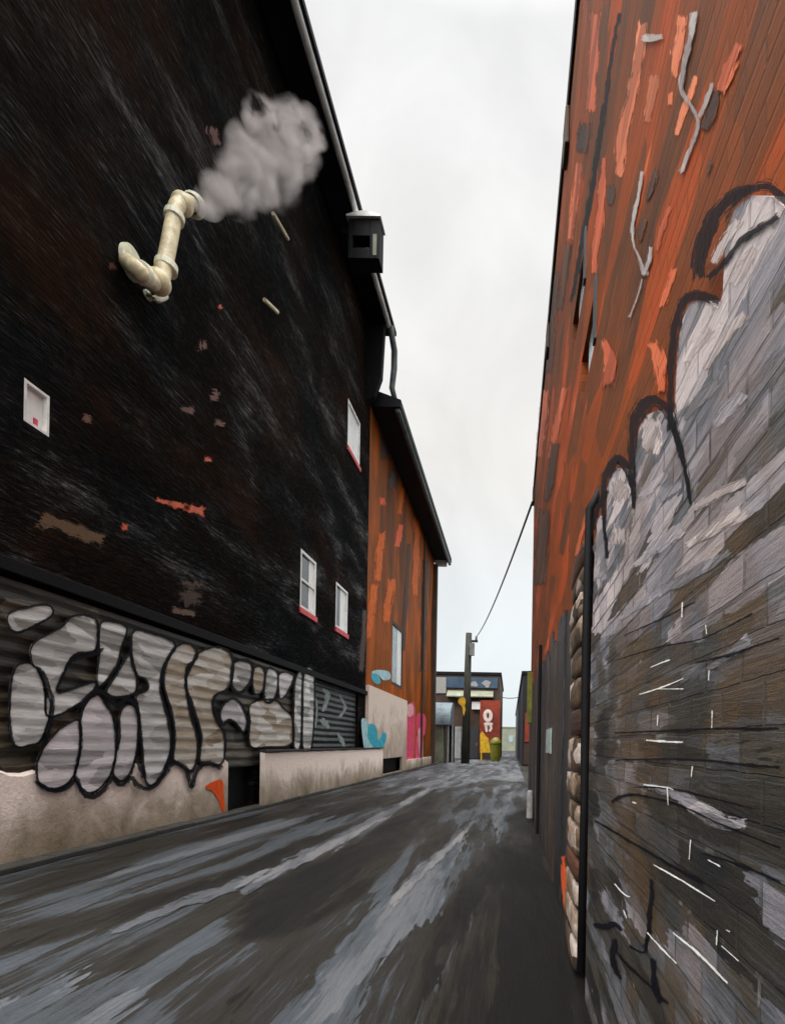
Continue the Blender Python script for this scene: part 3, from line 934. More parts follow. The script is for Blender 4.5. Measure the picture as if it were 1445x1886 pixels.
OUT = [
 [(150, 1120, 14), (200, 1160, 22), (280, 1185, 24), (360, 1150, 22), (402, 1105, 16), (430, 1190, 22), (490, 1220, 26), (560, 1175, 22), (610, 1110, 24), (660, 1150, 26), (720, 1110, 22), (760, 1150, 30), (840, 1165, 20), (905, 1100, 24), (945, 1030, 26), (1000, 1020, 18), (1045, 1060, 20), (1078, 1160, 22), (1112, 1060, 22), (1180, 1020, 24), (1262, 1062, 26)],
 [(400, 740, 10), (440, 660, 18), (520, 600, 20), (590, 640, 26), (640, 690, 24), (690, 650, 24), (750, 690, 20), (775, 790, 8)],
 [(755, 1010, 18), (785, 1060, 34), (800, 1120, 20)],
 [(320, 520, 8), (360, 440, 14), (440, 405, 14), (520, 385, 20), (560, 350, 10)],
 [(195, 480, 10), (225, 560, 22), (258, 660, 16), (250, 780, 14), (205, 920, 16), (170, 1010, 10)],
 [(1215, 690, 10), (1228, 760, 22), (1270, 810, 14)],
 [(780, 560, 12), (800, 590, 22), (770, 610, 10)],
]
for i, pl in enumerate(OUT):
    px = [(*c4(a, b), r * .3183) for a, b, r in pl]
    obj('graffiti_line', ribbon(px, LW, LEFT, .106 + i * .0008, jit=.15), B('black_paint'), dk)
# orange red tag at the end of the plinth
bmk = plate([LW(*c4(*p)) for p in catmull([(1165, 1160), (1215, 1128), (1266, 1122), (1272, 1200), (1280, 1290), (1262, 1296), (1240, 1230), (1205, 1185)], 3)], LEFT, .075, .004)
obj('graffiti_tag', bmk, 'orange_red', dk)
# chips of bare brick, ochre paint and tie bars on the dark wall
def chips(cx, cy, rx, ry, mat, n=9, name='brick_patch', rot=None):
    r_ = .30 if rot is None else rot
    if rx < ry: r_, rx, ry = 1.45, ry, rx
    k_ = (-1, -.35, .3, 1)
    px = [(cx + rx * q * math.cos(r_) + random.uniform(-1, 1), cy + rx * q * math.sin(r_) + random.uniform(-1, 1), ry * random.uniform(.8, 1.25)) for q in k_]
    obj(name, ribbon(px, LW, LEFT, .004, n=4, jit=.3), B(mat), dk)
for a in [(230, 972, 9, 8, 'brick_chip'), (330, 930, 22, 9, 'brick_chip'), (358, 938, 24, 10, 'brick_chip', 11, 'brick_patch', .2), (300, 924, 16, 5, 'brick_chip'), (383, 846, 11, 6, 'brick_chip'), (406, 564, 6, 6, 'brick_chip'),
          (372, 636, 12, 13, 'brick_chip_dim'), (396, 730, 15, 14, 'brick_chip_dim'), (346, 756, 16, 8, 'brick_chip_dim'), (404, 780, 12, 7, 'brick_chip_dim'), (205, 490, 8, 10, 'brick_chip_dim'), (160, 770, 14, 12, 'brick_chip_dim'), (395, 250, 12, 20, 'brick_chip_dim')]:
    chips(*a)
chips(338, 1128, 26, 7, 'ochre', 9, 'paint_patch', .22)
chips(130, 975, 68, 16, 'ochre', 13, 'paint_patch', .33)
chips(350, 1090, 32, 26, 'brown_wall', 12, 'paint_patch', .1)
for (u0, v0, u1, v1) in ((503, 393, 530, 440), (487, 552, 511, 575)):
    bm = bmesh.new()
    a, b = LW(u0, v0, LX + .12), LW(u1, v1, LX + .12)
    tube(bm, [(LX + .12, *a), (LX + .12, *b)], .045, 8)
    obj('tie_bar', bm, 'ivory', dk, smooth=False)

# ------------------------------------------------------------------ vent pipe and its steam
PX = -5.65
def PP(u, v, X=PX):
    y, z = on_x(u, v, X)
    return Vector((X, y, z))
pf = PP(232, 482, LX + .02)
vp = thing('vent_pipe', (LX, pf.y, pf.z), 'ivory bent vent pipe with elbows fixed high on the black wall', 'pipe')
path = [PP(232, 482, LX - .02), PP(240, 486, LX + .2), PP(254, 498, PX), PP(270, 512), PP(284, 520), PP(297, 514), PP(303, 490), PP(313, 440), PP(321, 396), PP(326, 380), PP(338, 371), PP(352, 375), PP(358, 379)]
path = [Vector(p) for p in catmull([tuple(p) for p in path], 4, False)]
bm = bmesh.new()
tube(bm, path, .115, 16)
obj('pipe_run', bm, 'ivory', vp, smooth=True)
def collar(name, u, v, u2, v2, r, ln, mat, X=PX):
    a, b = PP(u, v, X), PP(u2, v2, X)
    d = (b - a).normalized()
    bm = bmesh.new()
    tube(bm, [a - d * ln * .5, a - d * ln * .42, a + d * ln * .42, a + d * ln * .5], [r * .9, r, r, r * .9], 18)
    return obj(name, bm, mat, vp)
collar('collar', 306, 492, 313, 440, .165, .12, 'ivory_pale')
collar('collar', 321, 400, 324, 384, .15, .12, 'ivory_pale')
collar('collar', 262, 503, 275, 514, .155, .10, 'ivory_pale')
# swollen elbow
bm = bmesh.new()
bmesh.ops.create_uvsphere(bm, u_segments=20, v_segments=12, radius=.185)
for v_ in bm.verts: v_.co = v_.co + PP(291, 519)
obj('elbow', bm, 'ivory', vp, smooth=True)
bm = bmesh.new()
bmesh.ops.create_uvsphere(bm, u_segments=20, v_segments=12, radius=.17)
for v_ in bm.verts: v_.co = v_.co + PP(336, 376)
obj('elbow', bm, 'ivory', vp, smooth=True)
# flange on the wall and open mouth
bm = bmesh.new()
p = PP(238, 484, LX)
tube(bm, [(LX + .005, p.y, p.z), (LX + .07, p.y, p.z)], .24, 22)
obj('flange', bm, 'ivory_pale', vp)
a, b = PP(352, 376), PP(364, 381)
d = (b - a).normalized()
bm = bmesh.new()
tube(bm, [a, a + d * .05, a + d * .14, a + d * .145, a + d * .05], [.15, .185, .185, .125, .12], 20, False)
obj('mouth', bm, 'ivory_pale', vp, smooth=False)
bm = bmesh.new()
tube(bm, [a + d * .02, a + d * .05], .121, 18)
obj('bore', bm, 'navy', vp)
p = PP(286, 548, LX)
bm = bmesh.new()
tube(bm, [PP(270, 540, LX + .02), PP(276, 548, LX + .22), PP(290, 551, LX + .25), PP(302, 547, LX + .1), PP(304, 545, LX + .01)], .055, 10)
obj('bracket', bm, 'ivory_pale', vp, smooth=True)

blobs = [(374, 383, 11), (386, 372, 20), (410, 350, 30), (436, 345, 38), (432, 375, 22), (462, 300, 42), (475, 350, 34), (505, 318, 44), (500, 255, 42), (545, 282, 36), (482, 215, 26), (528, 222, 34), (562, 240, 28), (585, 262, 15), (520, 350, 22), (460, 230, 16)]
SX = -5.25
pm = PP(480, 300, SX)
bm = bmesh.new()
balls = []
for (u, v, r) in blobs:
    c = PP(u, v, SX + random.uniform(-.15, .25))
    rr = r * c.y / F
    balls.append((tuple(c - pm), rr * 1.12))
    q = bmesh.ops.create_icosphere(bm, subdivisions=3, radius=rr * 1.3 + .03)
    for v_ in q['verts']: v_.co = v_.co + c - pm
MT['steam'] = steam_mat(balls)
st = obj('steam_cloud', bm, 'steam', None)
st.location = pm
rm = st.modifiers.new('remesh', 'REMESH')
rm.mode = 'VOXEL'
rm.voxel_size = .09
tag(st, 'billow of pinkish white steam drifting up from the vent pipe', 'steam')

# ------------------------------------------------------------------ hoist box under the eaves
HY = 17.2
hx0, hz0 = FP(640, 478, HY)
hx1, hz1 = FP(705, 388, HY)
hb = thing('hoist_housing', ((hx0 + hx1) / 2, HY, hz0), 'dark boxy hoist housing with pale curved cap jutting out from the black roof edge', 'hoist')
x0_, x1_, z0_, z1_ = hx0, hx1 - .1, hz0 + .05, hz1 - .25
bm = bmesh.new()
box(bm, x0_, x0_ + .14, HY, HY + .55, z0_, z1_)
box(bm, x1_ - .30, x1_, HY, HY + .55, z0_, z1_)
box(bm, x0_ + .141, x1_ - .301, HY + .002, HY + .548, z1_ - .55, z1_ - .002)
box(bm, x0_ + .141, x1_ - .301, HY + .002, HY + .548, z0_ + .002, z0_ + .34)
box(bm, x0_ + .141, x1_ - .301, HY + .4, HY + .54, z0_ + .341, z1_ - .551)
obj('housing', bm, 'near_black', hb, bevel=.015)
bm = bmesh.new()
pts = [(x0_ - .05, z1_ + .004)] + [(x0_ - .05 + (x1_ - x0_ + .1) * i / 12, z1_ + .05 + .12 * math.sin(math.pi * i / 12)) for i in range(13)] + [(x1_ + .05, z1_ + .004)]
plate(pts, ('F', HY + .58), 0, .66, bm)
obj('cap', bm, 'gutter', hb)
bm = bmesh.new()
plate([(x0_ + .40, z0_ + .42), (x0_ + .52, z0_ + .50), (x0_ + .62, z1_ - .62), (x0_ + .46, z1_ - .62)], ('F', HY + .39), 0, .05, bm)
obj('slat', bm, 'pane_pale', hb)
obj('side_strip', BX(x1_ - .2, x1_ - .08, HY - .012, HY - .002, z0_ + .1, z1_ - .5), 'grey_green', hb)
obj('bracket', BX(EXD - .5, x0_ - .004, HY + .2, HY + .5, z1_ - .3, z1_ - .1), 'roof_black', hb)

# ================================================================== LEFT: orange building
O0, O1, OZ = 22.75, 41.8, 15.7
EXO = -4.85
ob = thing('orange_brick_building', (LX, (O0 + O1) / 2, 0), 'orange brick building with black overhanging eaves beyond the black one', 'building')
wo = hole(721, 742, 1150, 1266, LW)
lowo = (25.2, 30.0, .09, .85)
OX = LX - .012
bm = wall_holes(('L', OX), O0, O1, 0, OZ, [wo, lowo], .22)
quad(bm, (OX, O1, 0), (OX - 11, O1, 0), (OX - 11, O1, OZ), (OX, O1, OZ))
quad(bm, (OX, O0, 0), (OX - 11, O0, 0), (OX - 11, O0, OZ), (OX, O0, OZ))
quad(bm, (OX - 11, O0, 0), (OX - 11, O1, 0), (OX - 11, O1, OZ), (OX - 11, O0, OZ))
obj('wall', bm, 'orange_left', ob)
window(ob, ('L', OX), wo, 'pane_grey', 'brown_wall', None, (1, 1), label='tall grey window with a bright right edge', light=(.55, .92), fw=.18)
bm = bmesh.new()
box(bm, LX - 11.4, EXO, O0 + .03, O1 + .5, OZ + .004, OZ + .3)
v = [(LX - 11.4, OZ + .302), (EXO, OZ + .302), (LX - 5.2, OZ + 2.6)]
pr = [[bm.verts.new((x, y, z)) for x, z in v] for y in (O0 + .03, O1 + .5)]
bm.faces.new(pr[0]); bm.faces.new(pr[1][::-1])
for i in range(3):
    j = (i + 1) % 3
    bm.faces.new((pr[0][i], pr[0][j], pr[1][j], pr[1][i]))
obj('roof', bm, 'roof_black', ob)
bm = bmesh.new()
tube(bm, [(EXO - .14, y, OZ - .12) for y in (O0 + .1, 30, 36, O1 + .45)], .12, 10)
obj('gutter', bm, 'gutter_dark', ob, smooth=True)
bm = bmesh.new()
box(bm, OX + .05, EXO - .3, O1 - .1, O1 + .1, OZ - .45, OZ + .0)
obj('bracket', bm, 'gutter', ob)
bm = bmesh.new()
tube(bm, [(OX + .1, 36.6, .2), (OX + .1, 36.6, OZ - .1)], .07, 8)
obj('downpipe', bm, 'brown_wall', ob)
bm = bmesh.new()
box(bm, OX + .003, OX + .3, O1 - .55, O1 - .02, 0, OZ - .46)
obj('pilaster', bm, 'brown_wall', ob)
# beige ground floor with a low dark opening
bm = wall_holes(('L', OX + .14), O0 + .0, 31.2, 0, 4.02, [lowo], .36)
quad(bm, (OX + .14, O0, 4.02), (OX + .14, 31.2, 4.02), (OX + .002, 31.2, 4.06), (OX + .002, O0, 4.06))
quad(bm, (OX + .14, 31.2, 0), (OX + .14, 31.2, 4.02), (OX + .002, 31.2, 4.02), (OX + .002, 31.2, 0))
quad(bm, (OX + .14, O0, 0), (OX + .14, O0, 4.02), (OX + .002, O0, 4.02), (OX + .002, O0, 0))
obj('base_wall', bm, 'panel', ob)
obj('cellar_opening', BX(OX - .21, OX - .17, lowo[0] + .004, lowo[1] - .004, lowo[2] + .004, lowo[3] - .004), 'near_black', ob)
GPn = ('L', OX + .14)
def gl(p): return LW(*p, OX + .14)
def blot(px, conv, mat, o, name='graffiti_tag', plane=GPn, proj=gl, n=3):
    return obj(name, plate([proj(conv(*q)) for q in catmull(px, n)], plane, o, .004), mat, ob)
blot([(872, 740), (905, 735), (925, 770), (930, 830), (958, 780), (978, 800), (962, 862), (925, 872), (905, 905), (880, 870), (870, 800)], c5, 'turq', .004)
blot([(832, 710), (866, 720), (870, 820), (905, 880), (905, 960), (870, 930), (845, 860)], c5, 'turq_pale', .009)
blot([(890, 440), (920, 430), (940, 470), (942, 497), (915, 500), (892, 470)], c5, 'turq', .004, plane=('L', OX), proj=lambda p: LW(*p, OX))
blot([(890, 435), (925, 420), (990, 430), (1000, 470), (960, 480), (930, 450)], c5, 'turq_pale', .009, plane=('L', OX), proj=lambda p: LW(*p, OX))
po = lambda p: LW(*p, OX)
blot([(1090, 640), (1110, 615), (1140, 620), (1142, 760), (1130, 940), (1090, 945), (1088, 780), (1100, 690)], c5, 'pink', .006, plane=('L', OX), proj=po)
blot([(1150, 690), (1175, 668), (1204, 690), (1204, 760), (1195, 800), (1158, 800)], c5, 'pink', .006, plane=('L', OX), proj=po)
blot([(1150, 806), (1190, 806), (1178, 940), (1145, 948)], c5, 'pink', .008, plane=('L', OX), proj=po)
blot([(1100, 625), (1130, 622), (1132, 680), (1100, 690)], c5, 'pink_light', .012, plane=('L', OX), proj=po)
blot([(1160, 780), (1178, 760), (1188, 880), (1182, 950), (1166, 900)], c5, 'pink_light', .013, plane=('L', OX), proj=po)
obj('plinth', BX(OX + .003, OX + .12, 31.22, O1 - .57, .0, .62), 'plinth', ob)
chips_o = [(980, 1035, 30, 28), (1090, 1010, 18, 40), (1086, 1230, 26, 60), (985, 1580, 40, 70), (910, 320 + 1770, 14, 12)]
for j, (pl, m_) in enumerate([([(704, 912, 8), (705, 934, 9)], 'orange_red'), ([(742, 895, 6), (738, 925, 7), (735, 950, 6)], 'orange_bright'), ([(738, 962, 7), (735, 985, 9), (730, 1010, 6)], 'orange_red'), ([(702, 975, 10), (699, 1020, 12), (694, 1075, 9)], 'orange_bright'),
        ([(722, 1060, 12), (715, 1110, 13), (708, 1150, 8)], 'orange_bright'), ([(690, 1070, 10), (684, 1120, 10), (678, 1180, 8)], 'orange_bright'), ([(768, 950, 9), (766, 1030, 10), (764, 1100, 7)], 'orange_bright'),
        ([(712, 730, 6), (712, 790, 12), (706, 850, 12)], 'brown_wall'), ([(726, 860, 10), (722, 905, 12)], 'brown_wall'), ([(672, 1120, 6), (668, 1190, 8), (664, 1240, 6)], 'brown_wall'), ([(752, 1000, 4), (748, 1090, 5), (742, 1200, 4)], 'brown_wall'), ([(783, 1030, 6), (780, 1120, 8), (777, 1240, 7)], 'brown_wall')]):
    obj('paint_patch', ribbon(pl, lambda u, v: LW(u, v, OX), ('L', OX), .004 + j * .001, n=4, jit=.15), B(m_), ob)

# low wall in front of both buildings
lw = thing('retaining_wall', (LX + .2, 18, 0), 'low beige rendered wall standing between the black hatch and the turquoise tag', 'wall')
LWX = LX + .26
y0, y1 = OPEN[1] + .02, 24.9
bm = bmesh.new()
prev = None
for i in range(61):
    yy = y0 + (y1 - y0) * i / 60
    zt = 1.30 + random.uniform(-.012, .012)
    r_ = [bm.verts.new((LX + .15, yy, 0)), bm.verts.new((LWX, yy, 0)), bm.verts.new((LWX, yy, zt)), bm.verts.new((LX + .15, yy, zt + .03))]
    if prev:
        for q in range(3): bm.faces.new((prev[q], prev[q + 1], r_[q + 1], r_[q]))
        bm.faces.new((prev[3], prev[0], r_[0], r_[3]))
    else: bm.faces.new(r_)
    prev = r_
bm.faces.new(prev)
obj('render', bm, 'plinth', lw)
obj('coping', BX(LX + .145, LWX + .04, y0, y1, 1.345, 1.385), 'kerb', lw)

# ================================================================== RIGHT: red brick building
R0, R1, RZ = -.6, 15.7, 1.6 + 7.45
rb = thing('red_brick_building', (RX, (R0 + R1) / 2, 0), 'red orange painted building close on the right with grey block base', 'building')
v1 = hole(1055, 1077, 516, 586, RW)
v2 = hole(1071, 1096, 596, 684, RW)
bm = wall_holes(RIGHT, R0, R1, 0, RZ, [v1, v2], .14)
quad(bm, (RX, R0, 0), (RX + 9, R0, 0), (RX + 9, R0, RZ), (RX, R0, RZ))
quad(bm, (RX, R1, 0), (RX + 9, R1, 0), (RX + 9, R1, RZ), (RX, R1, RZ))
quad(bm, (RX + 9, R0, 0), (RX + 9, R1, 0), (RX + 9, R1, RZ), (RX + 9, R0, RZ))
obj('wall', bm, 'right_wall', rb)
obj('roof', BX(RX + .14, RX + 9.1, R0, R1, RZ + .004, RZ + .12), 'roof_black', rb)
bm = bmesh.new()
box(bm, RX - .030, RX + .135, R0, R1 + .04, RZ - .12, RZ + .14)
obj('coping', bm, 'roof_black', rb, bevel=.02)
for yy in (R1 - .35, 9.4, 6.2):
    obj('corbel', BX(RX - .052, RX - .004, yy, yy + .32, RZ - .55, RZ - .125), 'brown_wall', rb, bevel=.01)
for h, lab in ((v1, 'upper small vent with grey blue slat'), (v2, 'lower small vent with grey blue slat')):
    fr = obj('vent', BX(RX + .09, RX + .13, h[0] + .004, h[1] - .004, h[2] + .004, h[3] - .004), 'near_black', rb)
    fr['label'] = lab
    obj('vent_frame', BX(RX - .016, RX + .09, h[0] - .03, h[0] + .05, h[2] - .02, h[3] + .02), 'frame_dark', fr)
    obj('slat', BX(RX + .03, RX + .088, h[0] + .35 * (h[1] - h[0]), h[0] + .72 * (h[1] - h[0]), h[2] + .25 * (h[3] - h[2]), h[3] - .01), 'pane_grey', fr)
# flat dark ribbon painted as the line of shade under the parapet
bm = ribbon([(*c1(640, 60), 5), (*c1(610, 200), 6), (*c1(575, 450), 7), (*c1(535, 700), 8), (*c1(500, 950), 8), (*c1(455, 1180), 7), (*c1(430, 1330), 6), (*c1(400, 1480), 4)], RW, RIGHT, .0004, jit=.2)
obj('shade_line', bm, B('near_black'), rb)
# patches of brighter and darker paint
def rpatch(pl, mat, o, conv=c1, k=.3772, name='paint_patch', jit=.12, end=True):
    px = [(*conv(a, b), r * k) for a, b, r in pl]
    return obj(name, ribbon(px, RW, RIGHT, o, n=4, jit=jit), B(mat), rb)
pat = [([(520, 40, 30), (508, 300, 36), (500, 480, 38), (492, 560, 34)], 'salmon_deep'),
       ([(750, 90, 34), (735, 220, 42), (700, 470, 36), (660, 620, 44), (640, 800, 36), (630, 870, 22)], 'salmon'),
       ([(812, 350, 28), (800, 420, 38), (780, 540, 36), (768, 612, 26)], 'salmon'),
       ([(945, 60, 30), (925, 230, 36), (905, 390, 26)], 'salmon'),
       ([(1010, 360, 16), (995, 430, 22), (950, 540, 24), (915, 670, 18)], 'salmon'),
       ([(892, 440, 20), (885, 520, 16)], 'salmon'),
       ([(565, 760, 10), (555, 900, 26), (540, 1100, 34), (520, 1220, 24), (510, 1345, 22)], 'salmon_deep'),
       ([(890, 1000, 18), (850, 1110, 20), (820, 1230, 10)], 'salmon_deep'),
       ([(910, 1300, 22), (880, 1400, 26), (840, 1510, 22)], 'salmon_deep'),
       ([(440, 780, 24), (420, 980, 28), (395, 1180, 22)], 'salmon_deep'),
       ([(480, 575, 44), (465, 660, 48), (450, 760, 36)], 'brown_patch'),
       ([(595, 890, 26), (598, 950, 32), (590, 1010, 18)], 'brown_patch'),
       ([(330, 1320, 22), (310, 1550, 30), (290, 1830, 26)], 'brown_patch'),
       ([(390, 1180, 26), (370, 1350, 26), (340, 1520, 22)], 'brown_patch'),
       ([(1110, 430, 30), (1085, 560, 40), (1050, 640, 20)], 'brown_patch'),
       ([(1240, 200, 30), (1180, 330, 44), (1130, 460, 30)], 'salmon_deep'),
       ([(820, 820, 14), (800, 900, 30), (770, 980, 14)], 'brown_patch'),
       ([(760, 1060, 20), (745, 1130, 26), (740, 1180, 10)], 'brown_patch'),
       ([(1090, 780, 14), (1070, 850, 12)], 'brown_patch')]
for i, (pl, m_) in enumerate(pat): rpatch(pl, m_, .0008 + i * .0002)
pat2 = [([(370, 290, 26), (345, 420, 30), (320, 560, 24), (300, 660, 20)], 'salmon_deep'),
        ([(280, 300, 22), (265, 450, 32), (245, 650, 22)], 'salmon_deep'),
        ([(330, 560, 30), (300, 750, 34), (280, 860, 18)], 'brown_patch'),
        ([(275, 880, 40), (260, 1100, 46), (250, 1280, 36)], 'brown_patch'),
        ([(500, 860, 14), (470, 960, 16), (425, 1130, 14)], 'salmon_deep'),
        ([(560, 60, 20), (600, 180, 50), (580, 310, 44)], 'salmon_deep'),
        ([(800, 60, 40), (840, 180, 44), (850, 330, 22)], 'salmon_deep')]
for i, (pl, m_) in enumerate(pat2): rpatch(pl, m_, .0050 + i * .0002, c2)
rpatch([(745, 190, 16), (800, 185, 30), (860, 178, 12)], 'crack_grey', .0068)
# mended cracks
def crack(lines, conv=c1):
    bm = bmesh.new()
    for i, pl in enumerate(lines):
        ribbon([(*conv(a, b), r * .3772) for a, b, r in pl], RW, RIGHT, .0072 + i * .0003, n=3, bm=bm, jit=.2)
    obj('mended_crack', bm, B('crack_grey'), rb)
crack([[(1010, 40, 26), (1000, 160, 26), (965, 300, 22), (945, 430, 18), (985, 500, 16), (1030, 590, 14), (1010, 680, 14), (970, 780, 16), (940, 850, 18)], [(1105, 400, 18), (1080, 470, 18), (1035, 580, 12)]])
crack([[(757, 830, 12), (735, 960, 14), (708, 1090, 14), (712, 1190, 8), (740, 1260, 12), (765, 1330, 24), (770, 1350, 12)], [(800, 1200, 12), (790, 1270, 18), (770, 1330, 14)], [(755, 1360, 6), (735, 1440, 6), (700, 1530, 6), (690, 1555, 14)]])
# grey painted block base with arched tops
GR = [(1092, 1075), (1096, 990), (1104, 950), (1113, 950), (1117, 1000), (1117, 900), (1122, 875), (1136, 862), (1150, 868), (1158, 890), (1162, 940), (1166, 850), (1176, 790), (1190, 765), (1208, 756), (1225, 770), (1240, 800), (1243, 720), (1247, 640), (1256, 580), (1272, 556), (1300, 552), (1322, 570), (1330, 540), (1332, 480), (1338, 420), (1352, 385), (1380, 360), (1420, 362), (1455, 395)]
BASEX = RX - .054
BASE = ('R', BASEX)
def RB(u, v): return on_x(u, v, BASEX)
zpts = [RB(*p) for p in GR]
def top_at(y):
    best = 0
    for (ya, za), (yb, zb) in zip(zpts, zpts[1:]):
        lo, hi = min(ya, yb), max(ya, yb)
        if lo - 1e-4 <= y <= hi + 1e-4: best = max(best, za if hi - lo < 1e-5 else za + (zb - za) * (y - ya) / (yb - ya))
    if best == 0: best = 2.35 if y > 2.5 else 2.35 + .35 * abs(math.sin(y * 4.6 + .6))
    return best
bm = bmesh.new()
prev = None
N_ = 330
for i in range(N_ + 1):
    y = -.5 + 3.93 * i / N_
    zt = top_at(y)
    r_ = [bm.verts.new((RX - .002, y, 0)), bm.verts.new((RX - .054, y, 0)), bm.verts.new((RX - .054, y, zt)), bm.verts.new((RX - .002, y, zt))]
    if prev:
        for q in range(3): bm.faces.new((prev[q], prev[q + 1], r_[q + 1], r_[q]))
    else: bm.faces.new(r_)
    prev = r_
bm.faces.new(prev)
bl = obj('block_base', bm, 'blocks', rb)
bl['label'] = 'grey block base wall with finger shaped whitewashed tops'
ar = [
 [(1085, 1100, 5), (1080, 1020, 6), (1092, 960, 7), (1106, 925, 6), (1120, 900, 5)],
 [(1118, 1030, 3), (1112, 950, 4), (1112, 890, 7), (1125, 860, 9), (1140, 846, 10), (1156, 866, 8), (1166, 900, 6), (1166, 940, 4)],
 [(1166, 900, 7), (1164, 830, 8), (1168, 780, 11), (1185, 750, 14), (1207, 738, 12), (1230, 758, 9), (1246, 800, 7), (1258, 850, 6), (1268, 900, 4), (1272, 930, 2)],
 [(1236, 800, 7), (1236, 720, 8), (1240, 640, 9), (1250, 575, 9), (1270, 548, 9), (1300, 545, 9), (1330, 560, 5)],
 [(1290, 520, 11), (1290, 480, 13), (1305, 430, 15), (1325, 390, 15), (1352, 362, 13), (1385, 348, 9), (1420, 345, 9), (1460, 380, 9)],
 [(1300, 515, 6), (1330, 490, 5), (1360, 450, 5), (1386, 430, 7), (1440, 395, 6)],
]
for i, pl in enumerate(ar):
    obj('graffiti_line', ribbon([(a, b, c * 1.5) for a, b, c in pl], RB, BASE, .0016 + i * .0003, jit=.12), B('black_paint'), rb)
ar2 = [  # dark brush lines lower on the block wall (crop units)
 [(540, 910, 10), (575, 885, 16), (640, 872, 10), (740, 890, 9), (860, 925, 8), (1000, 990, 7), (1170, 1060, 8), (1300, 1110, 8)],
 [(470, 985, 6), (560, 1040, 9), (680, 1110, 10), (800, 1180, 12), (930, 1255, 14), (950, 1270, 6)],
 [(940, 1130, 6), (1060, 1165, 10), (1180, 1210, 12), (1300, 1260, 10)],
 [(718, 1240, 14), (722, 1310, 15), (712, 1400, 18), (710, 1480, 18), (690, 1550, 10)],
 [(735, 1590, 26), (730, 1660, 22), (745, 1740, 26), (770, 1800, 20)],
 [(455, 1450, 16), (510, 1455, 26), (560, 1445, 22), (590, 1480, 12)],
 [(560, 1500, 22), (550, 1570, 26), (560, 1640, 24), (590, 1690, 10)],
 [(560, 1560, 8), (620, 1630, 12), (720, 1720, 10), (800, 1800, 10)],
 [(620, 1540, 10), (690, 1570, 8), (700, 1500, 12)],
 [(560, 720, 6), (800, 715, 8), (1000, 725, 11), (1180, 745, 14), (1300, 752, 12)],
 [(640, 840, 4), (800, 845, 8), (960, 880, 9), (1180, 935, 6)],
 [(600, 170, 4), (760, 100, 7), (920, 20, 6)],
 [(560, 280, 3), (760, 220, 7), (960, 180, 6), (1180, 70, 10)],
 [(920, 290, 5), (1060, 260, 12), (1180, 220, 10), (1300, 180, 8)],
 [(560, 600, 4), (800, 590, 9), (1060, 580, 10), (1180, 585, 14), (1300, 580, 8)],
]
for i, pl in enumerate(ar2):
    obj('graffiti_line', ribbon([(*c3(a, b), r * .36) for a, b, r in pl], RB, BASE, .0036 + i * .0002, jit=.2), B('black_paint'), rb)
# bright scratches of mortar
ar3 = [[(670, 430, 3), (780, 395, 4), (870, 358, 2)], [(750, 405, 2), (870, 405, 2)], [(668, 528, 3), (760, 520, 4), (850, 508, 2)], [(755, 520, 4), (752, 570, 2)], [(700, 632, 4), (780, 638, 6), (870, 640, 4)], [(800, 650, 3), (805, 770, 2)], [(690, 828, 4), (800, 842, 3), (830, 856, 1)], [(798, 840, 4), (802, 920, 2)], [(720, 1060, 3), (770, 1095, 5), (845, 1130, 2)], [(903, 1070, 3), (897, 1160, 2)],
       [(735, 1182, 3), (860, 1250, 5), (1015, 1345, 3)], [(885, 1270, 3), (886, 1375, 2)], [(980, 1160, 3), (1040, 1192, 4)], [(560, 1265, 3), (600, 1310, 5), (632, 1325, 2)], [(655, 1110, 4), (658, 1240, 3)], [(820, 1480, 3), (930, 1570, 8), (1070, 1710, 5)], [(705, 1480, 3), (770, 1550, 5), (840, 1620, 3)], [(930, 1465, 2), (990, 1505, 4)], [(1022, 1470, 4), (1018, 1540, 3)], [(1040, 1540, 3), (1120, 1610, 4)],
       [(1010, 780, 4), (1012, 880, 3)], [(985, 320, 4), (983, 370, 2)], [(1000, 500, 3), (998, 580, 2)], [(905, 450, 4), (905, 480, 2)], [(970, 120, 4), (976, 165, 3)], [(866, 20, 4), (864, 90, 3)], [(700, 190, 2), (820, 150, 4), (900, 110, 2)], [(720, 310, 2), (810, 275, 4)], [(600, 1380, 4), (615, 1420, 3)], [(610, 1215, 2), (650, 1245, 4)], [(1060, 1470, 2), (1080, 1480, 3)], [(910, 745, 4), (905, 795, 2)], [(910, 610, 4), (908, 640, 2)], [(640, 905, 3), (660, 912, 4)]]
ar3 = [q for i, q in enumerate(ar3) if i % 3 != 2]
for i, pl in enumerate(ar3):
    obj('mortar_smear', ribbon([(*c3(a, b), r * .48) for a, b, r in pl], RB, BASE, .0068 + (i % 9) * .0002, n=4, jit=.35), B('frame_white'), rb)
